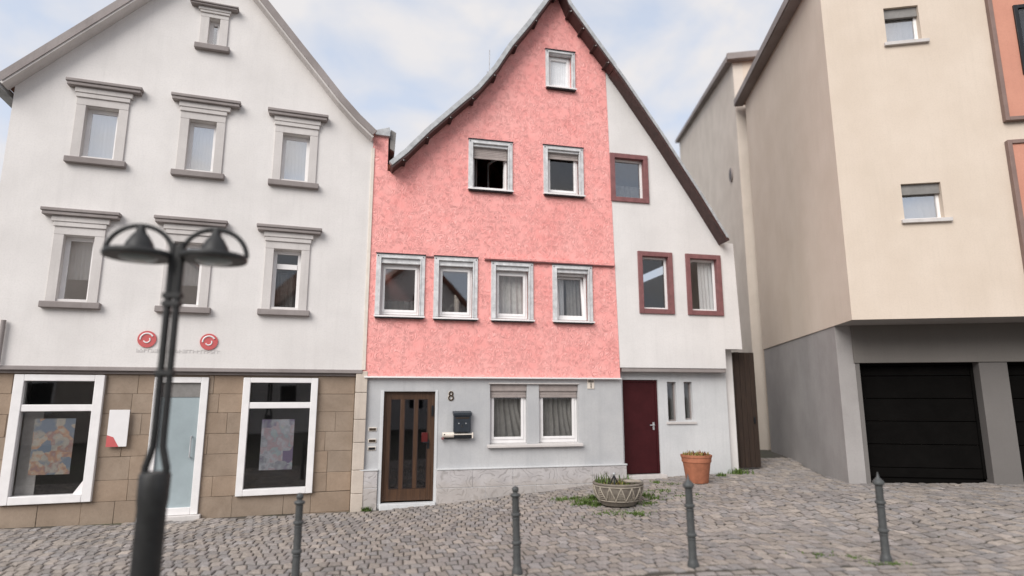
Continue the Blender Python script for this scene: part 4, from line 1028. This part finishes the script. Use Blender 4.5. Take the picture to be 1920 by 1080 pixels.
for x in (-.07, .07): MB().tube([(x, -.1105, H * .43), (x, -.118, H * .43)], .012, 10).build('lock', 'galvanised', mbx)
MB().tube([(-.02, -.112, H * .25), (0, -.112, H * .38), (.02, -.112, H * .25), (-.02, -.112, H * .25)], .004, 6).build('emblem', 'bronze', mbx)
# newspaper holder under it
a0, zz = FP.q(829, 817); a1, _ = FP.q(886, 817)
nh = thing('newspaper_holder', 'long newspaper tube with pale left end on the wall below the mailbox', 'newspaper holder', FP.w(a0, GY, zz - .05), FP.yaw)
Wd = a1 - a0
MB().tube([(.0, -.07, .065), (.22, -.07, .065)], .05, 16).build('tube_end', 'cream_paint', nh, smooth=True)
MB().box(.22, Wd - .02, -.12, -.02, .0, .06).box(.0, Wd - .02, -.05, -.001, -.01, .02).build('tray', 'black_metal', nh, bev=.006)
MB().box(.19, Wd, -.125, -.11, .065, .085).box(.19, Wd, -.03, -.001, .062, .085).build('rail', 'cream_paint', nh, bev=.004)
MB().tube([(.035, -.105, .075), (.035, -.125, .075)], .012, 8).build('bolt', 'black_metal', nh)
MB().tube([(Wd - .01, -.115, .0), (Wd - .01, -.115, .11)], .014, 8).build('end_clip', 'cream_paint', nh)
MB().box(-.015, .03, -.11, -.03, -.02, .02).build('bracket', 'red_brown_trim', nh, bev=.003)

# ------------------------------------------------------------------ bollards
def bollard_parts(root, tip):
    prof = [(.064, -.05), (.064, .0), (.062, .035), (.054, .055), (.048, .075), (.044, .10)]
    MB().lathe(prof, 28).build('base', 'bollard_paint', root, smooth=True)
    MB().lathe([(.046, .10), (.0445, .12), (.0405, .83), (.0415, .845)], 24, flute=(.115, .84, .10)).build('shaft', 'bollard_paint', root, smooth=True)
    for z in (.335, .645):
        MB().lathe([(.043, z - .022), (.056, z - .014), (.060, z), (.056, z + .014), (.043, z + .022)], 24).lathe([(.043, z - .052), (.048, z - .046), (.048, z - .04), (.043, z - .034)], 24).build('ring', 'bollard_paint', root, smooth=True)
    if tip == 'spike': prof = [(.043, .835), (.062, .85), (.064, .872), (.056, .886), (.036, .905), (.018, .925), (.011, .955), (.004, .985)]
    else: prof = [(.043, .835), (.058, .847), (.062, .862), (.056, .874), (.030, .884), (.026, .892), (.036, .902), (.041, .920), (.038, .940), (.024, .955), (.006, .962)]
    MB().lathe(prof, 24).build('cap', 'bollard_paint', root, smooth=True)
GRP = 'grey cast iron bollards along the pavement edge'
BL = [((553, 1094), (559, 927), 'ball', 'grey fluted bollard with ball top in front of the sandstone shop window', 0, 0),
      ((970, 1075), (965, 914), 'ball', 'grey fluted bollard with ball top standing before the double ground floor window', 0, R(-1.6)),
      ((1300, 1062), (1289, 893), 'spike', 'grey bollard with pointed spike top in front of the terracotta pot', 0, R(-1.2)),
      ((1662, 1052), (1645, 891), 'spike', 'grey bollard with pointed top standing before the dark garage door', 0, R(-.8))]
protos = {}
for base, top, tip, lab, _, lean in BL:
    t = ray(*top); b = ray(*base); Y = .955 / (t[2] / t[1] - b[2] / b[1]); x = b[0] / b[1] * Y; z = zg(x, Y)
    # keep the foot on the paving along the same sight line
    for _i in range(6): z = zg(x, Y); Y = (z - CAMH) / (b[2] / b[1]); x = b[0] / b[1] * Y
    o = thing('bollard', lab, 'bollard', (x, Y, z), 0, GRP); o.rotation_euler = (0, lean, rnd.uniform(0, 1))
    if tip not in protos: protos[tip] = o; bollard_parts(o, tip)
    else:
        for ch in protos[tip].children:
            c = ch.copy(); C.objects.link(c); c.parent = o

# ------------------------------------------------------------------ street lamp
LY = 4.6; r_ = ray(272, 1080); lx = r_[0] / r_[1] * LY
lamp = thing('street_lamp', 'black twin-headed street lamp with hoop arms in the left foreground', 'street lamp', (lx, LY, zg(lx, LY)), 0)
lz_ = zg(lx, LY)
def hz_(py): q = ray(290, py); return q[2] / q[1] * LY + CAMH - lz_
zb1, zg1, zt1, ztop = hz_(885), hz_(835), hz_(690), hz_(455)
MB().lathe([(.118, -.1), (.118, .03), (.104, .06), (.1, .10), (.098, zb1 - .25), (.104, zb1 - .2), (.106, zb1 - .02), (.095, zb1)], 28).build('base_column', 'lamp_paint', lamp, smooth=True)
AY = R(12); ca, sa = math.cos(AY), math.sin(AY)
for s in (-1, 1):
    p = [(s * .078, 0, zb1 - .02), (s * .078, 0, zb1 + .03), (s * .055, 0, zb1 + .11), (s * .036, 0, zb1 + .18), (s * .034, 0, zb1 + .26), (s * .034, 0, ztop - .0)]
    MB().tube(p, .0265, 12).build('pole_tube', 'lamp_paint', lamp, smooth=True)
MB().box(-.036, .036, -.012, .012, ztop - .42, ztop - .02).box(-.07, .07, -.03, .03, ztop - .44, ztop - .40).build('web_plate', 'lamp_paint', lamp, bev=.004)
for z in (hz_(700), hz_(570)): MB().box(-.066, .066, -.034, .034, z - .02, z + .02).build('clamp', 'lamp_paint', lamp, bev=.006)
for s in (-1, 1):
    cx = s * .270; rad = .238; zc = ztop - .10
    def tr(p): return (p[0] * ca - p[1] * sa, p[0] * sa + p[1] * ca, p[2])
    hoop = [tr((cx + rad * math.cos(a), 0, zc + rad * .93 * math.sin(a))) for a in [math.pi * k / 20 for k in range(21)]]
    arm = MB().tube(hoop, .019, 10); 
    arm.build('hoop_arm', 'lamp_paint', lamp, smooth=True)
    c0 = tr((cx, 0, 0))
    MB().lathe([(.238, zc - .035), (.246, zc - .015), (.235, zc + .01), (.15, zc + .022), (.108, zc + .04), (.095, zc + .08), (.062, zc + .14), (.04, zc + .165), (.02, zc + .23)], 32, c=(c0[0], c0[1], 0)).build('lamp_shade', 'lamp_paint', lamp, smooth=True)
    MB().lathe([(.04, zc - .062), (.10, zc - .056), (.13, zc - .04), (.135, zc - .031)], 24, c=(c0[0], c0[1], 0)).build('lamp_glass', 'frosted_glass', lamp, smooth=True)

# ------------------------------------------------------------------ planter bowl
pxl = ray(1160, 955); Y = 11.2
for _i in range(8): zz = zg(pxl[0] / pxl[1] * Y, Y); Y = (zz - CAMH) / (pxl[2] / pxl[1])
Y += .34; X = pxl[0] / pxl[1] * Y; sc = Y / FPX * 1.03; RB = 42.5 * sc; HB = .43 * 2 * RB
pl = thing('planter_bowl', 'round patterned concrete planter bowl with sparse plants by the house corner', 'planter', (X, Y, zg(X, Y)), .4)
def br(z): t = z / HB; return RB * (.66 + .34 * math.sin(min(1, t * 1.25) * math.pi / 2))
prof = [(.05, 0), (RB * .62, 0), (RB * .70, .012)] + [(br(HB * k / 8), HB * k / 8) for k in range(1, 8)] + [(RB * 1.02, HB * .93), (RB * 1.04, HB), (RB * .99, HB + .02), (RB * .90, HB + .01), (RB * .87, HB - .05)]
MB().lathe(prof, 48).build('bowl', 'planter_concrete', pl, smooth=True)
MB().lathe([(.02, HB - .045), (RB * .88, HB - .05)], 32).build('soil', 'soil', pl, smooth=True)
def surf(a, z, o_=.004): r = br(z) + o_; return (r * math.cos(a), r * math.sin(a), z)
m = MB(); nseg = 14
for k in range(nseg):
    a0, a1 = 2 * math.pi * k / nseg, 2 * math.pi * (k + 1) / nseg; am = (a0 + a1) / 2; zl, zh = HB * .28, HB * .88
    for p, q_ in (((a0, zl), (am, zh)), ((am, zh), (a1, zl))):
        m.tube([surf(p[0] + (q_[0] - p[0]) * t / 4, p[1] + (q_[1] - p[1]) * t / 4) for t in range(5)], .011, 6)
    for j in range(1, 6):                       # hatching inside the triangles
        f = j / 6; aa = a0 + (am - a0) * f
        if k % 2: m.tube([surf(am + (aa - am) * .9, zl + (zh - zl) * f * .9), surf(am + (am - aa) * .9, zl + (zh - zl) * f * .9)], .006, 5)
        else: m.tube([surf(am + (f - .5) * (a1 - a0) * .8, zl + .01), surf(am + (f - .5) * (a1 - a0) * .8, zl + (zh - zl) * (1 - abs(f - .5) * 2) * .85 + .012)], .006, 5)
for z in (HB * .26, HB * .9): m.tube([surf(2 * math.pi * k / 40, z) for k in range(41)], .010, 6, False)
m.build('relief_pattern', 'planter_relief', pl, smooth=True)
def leaf_blades(m, n, cx, cy, cz, rad, h0, h1, wd, lean, rr):
    for _ in range(n):
        a = rr.uniform(0, 6.283); d = rad * math.sqrt(rr.random()); x, y = cx + d * math.cos(a), cy + d * math.sin(a)
        h = rr.uniform(h0, h1); la = rr.uniform(0, 6.283); ln = rr.uniform(.1, lean) * h; dx_, dy_ = math.cos(la), math.sin(la); px_, py_ = -dy_ * wd / 2, dx_ * wd / 2
        z = cz(x, y) if callable(cz) else cz
        vs = [(x - px_, y - py_, z), (x + px_, y + py_, z), (x + dx_ * ln * .35 + px_ * .9, y + dy_ * ln * .35 + py_ * .9, z + h * .6), (x + dx_ * ln * .35 - px_ * .9, y + dy_ * ln * .35 - py_ * .9, z + h * .6), (x + dx_ * ln, y + dy_ * ln, z + h)]
        m.add(vs, [(0, 1, 2, 3), (3, 2, 4)])
rr = random.Random(11)
plant = thing('planter_plant', 'spiky green plants growing in the patterned concrete bowl', 'plant', (X, Y, zg(X, Y) + HB - .05), 0)
m = MB(); leaf_blades(m, 40, -RB * .62, .0, 0, .14, .10, .26, .016, 1.3, rr); leaf_blades(m, 12, RB * .35, .1, 0, .1, .12, .22, .02, .7, rr); leaf_blades(m, 50, 0, 0, 0, RB * .8, .03, .09, .018, 1.2, rr); m.build('leaves', 'leaf_green', plant)
m = MB(); leaf_blades(m, 40, -RB * .1, -.1, 0, RB * .55, .04, .12, .02, 1.2, rr); m.build('dry_leaves', 'leaf_yellow', plant)
# small lantern-like stake and pale stones in the bowl
orn = thing('garden_stake', 'small dark three-legged ornament with a white ball standing in the planter bowl', 'ornament', (X - .10, Y - RB * .55, zg(X, Y) + HB - .04), 0)
m = MB()
for k in range(3): a = 2 * math.pi * k / 3 + .5; m.tube([(.10 * math.cos(a), .05 * math.sin(a), 0), (0, 0, .19)], .011, 6)
m.build('legs', 'black_metal', orn); MB().lathe([(.004, -.026), (.02, -.018), (.027, 0), (.02, .018), (.004, .026)], 14, c=(0, 0, .21)).build('ball', 'galvanised', orn, smooth=True)
m = MB(); pts = [(RB * .45 + .16 * math.cos(a), -.18 + .09 * math.sin(a), HB + .01 + .035 * math.sin(a * .5)) for a in [2 * math.pi * k / 16 for k in range(17)]]
m.tube(pts, .02, 8, False); m.v = [(x, y, z) for x, y, z in m.v]; m.build('rim_ornament', 'planter_relief', pl, smooth=True)

# ------------------------------------------------------------------ terracotta pot
pp = ray(1308, 907); Y = 12
for _i in range(8): zz = zg(pp[0] / pp[1] * Y, Y); Y = (zz - CAMH) / (pp[2] / pp[1])
Y += .16; X2 = pp[0] / pp[1] * Y; sc = Y / FPX * 1.03; RT = 26 * sc; HT = 47 * sc
tp = thing('flower_pot', 'orange terracotta flower pot standing against the white wall', 'flower pot', (X2, Y, zg(X2, Y)), 0)
MB().lathe([(.02, .0), (RT * .70, 0), (RT * .72, .01), (RT * .90, HT * .70), (RT * .93, HT * .74), (RT * .97, HT * .75), (RT * .99, HT * .90), (RT * 1.03, HT * .92), (RT * 1.04, HT), (RT * .96, HT + .005), (RT * .92, HT - .05)], 40).build('pot', 'terracotta', tp, smooth=True)
MB().lathe([(.01, HT - .03), (RT * .93, HT - .045)], 24).build('soil', 'soil', tp, smooth=True)
pl2 = thing('succulent_plant', 'low yellowish red plant growing in the terracotta pot', 'plant', (X2, Y, zg(X2, Y) + HT - .04), 0)
m = MB(); leaf_blades(m, 170, 0, 0, 0, RT * .85, .03, .11, .024, 1.1, rr); m.build('leaves', 'leaf_yellow', pl2)
m = MB(); leaf_blades(m, 80, .03, 0, 0, RT * .8, .04, .13, .02, .8, rr); m.build('red_leaves', 'leaf_red', pl2)

# ------------------------------------------------------------------ weeds in the joints
m = MB(); zf_ = lambda x, y: zg(x, y) - .015
def weed(px, py, n, rad, h0=.02, h1=.07):
    q = ray(px, py); Y_ = 11
    for _i in range(8): Y_ = (zg(q[0] / q[1] * Y_, Y_) - CAMH) / (q[2] / q[1])
    X_ = q[0] / q[1] * Y_
    for _ in range(n):
        a = rr.uniform(0, 6.283); d = rad * abs(rr.gauss(0, .5)); x, y = X_ + d * math.cos(a), Y_ + d * math.sin(a) * .6
        if free(x, y): leaf_blades(m, 3, x, y, zf_, .03, h0, h1, .012, 1.3, rr)
for p in ((1100, 945, 90, .22, .02, .10), (1112, 938, 70, .14, .04, .13), (1075, 935, 60, .3), (1050, 937, 40, .3), (1135, 962, 60, .35, .01, .04), (1180, 962, 60, .4, .01, .05), (1215, 945, 60, .25), (1210, 930, 50, .2, .03, .10), (1240, 920, 60, .4, .01, .05),
          (1090, 938, 60, .3, .015, .06), (1120, 948, 60, .15, .03, .10), (1225, 935, 40, .3, .02, .07), (1195, 965, 50, .2), (1352, 892, 40, .15, .02, .1), (1385, 888, 80, .3, .03, .14), (1230, 905, 30, .2), (1260, 908, 40, .3, .01, .05), (687, 957, 40, .07, .03, .10), (1540, 1040, 50, .3, .01, .03), (1600, 1045, 50, .25, .01, .03), (1675, 1058, 50, .2, .01, .04), (1290, 930, 60, .5, .01, .04), (1640, 1056, 30, .1, .01, .03)):
    weed(*p)
o = m.build('weeds', 'leaf_green'); o['kind'] = 'stuff'; o['label'] = 'green weeds and moss growing between the cobbles around planter and walls'; o['category'] = 'weeds'
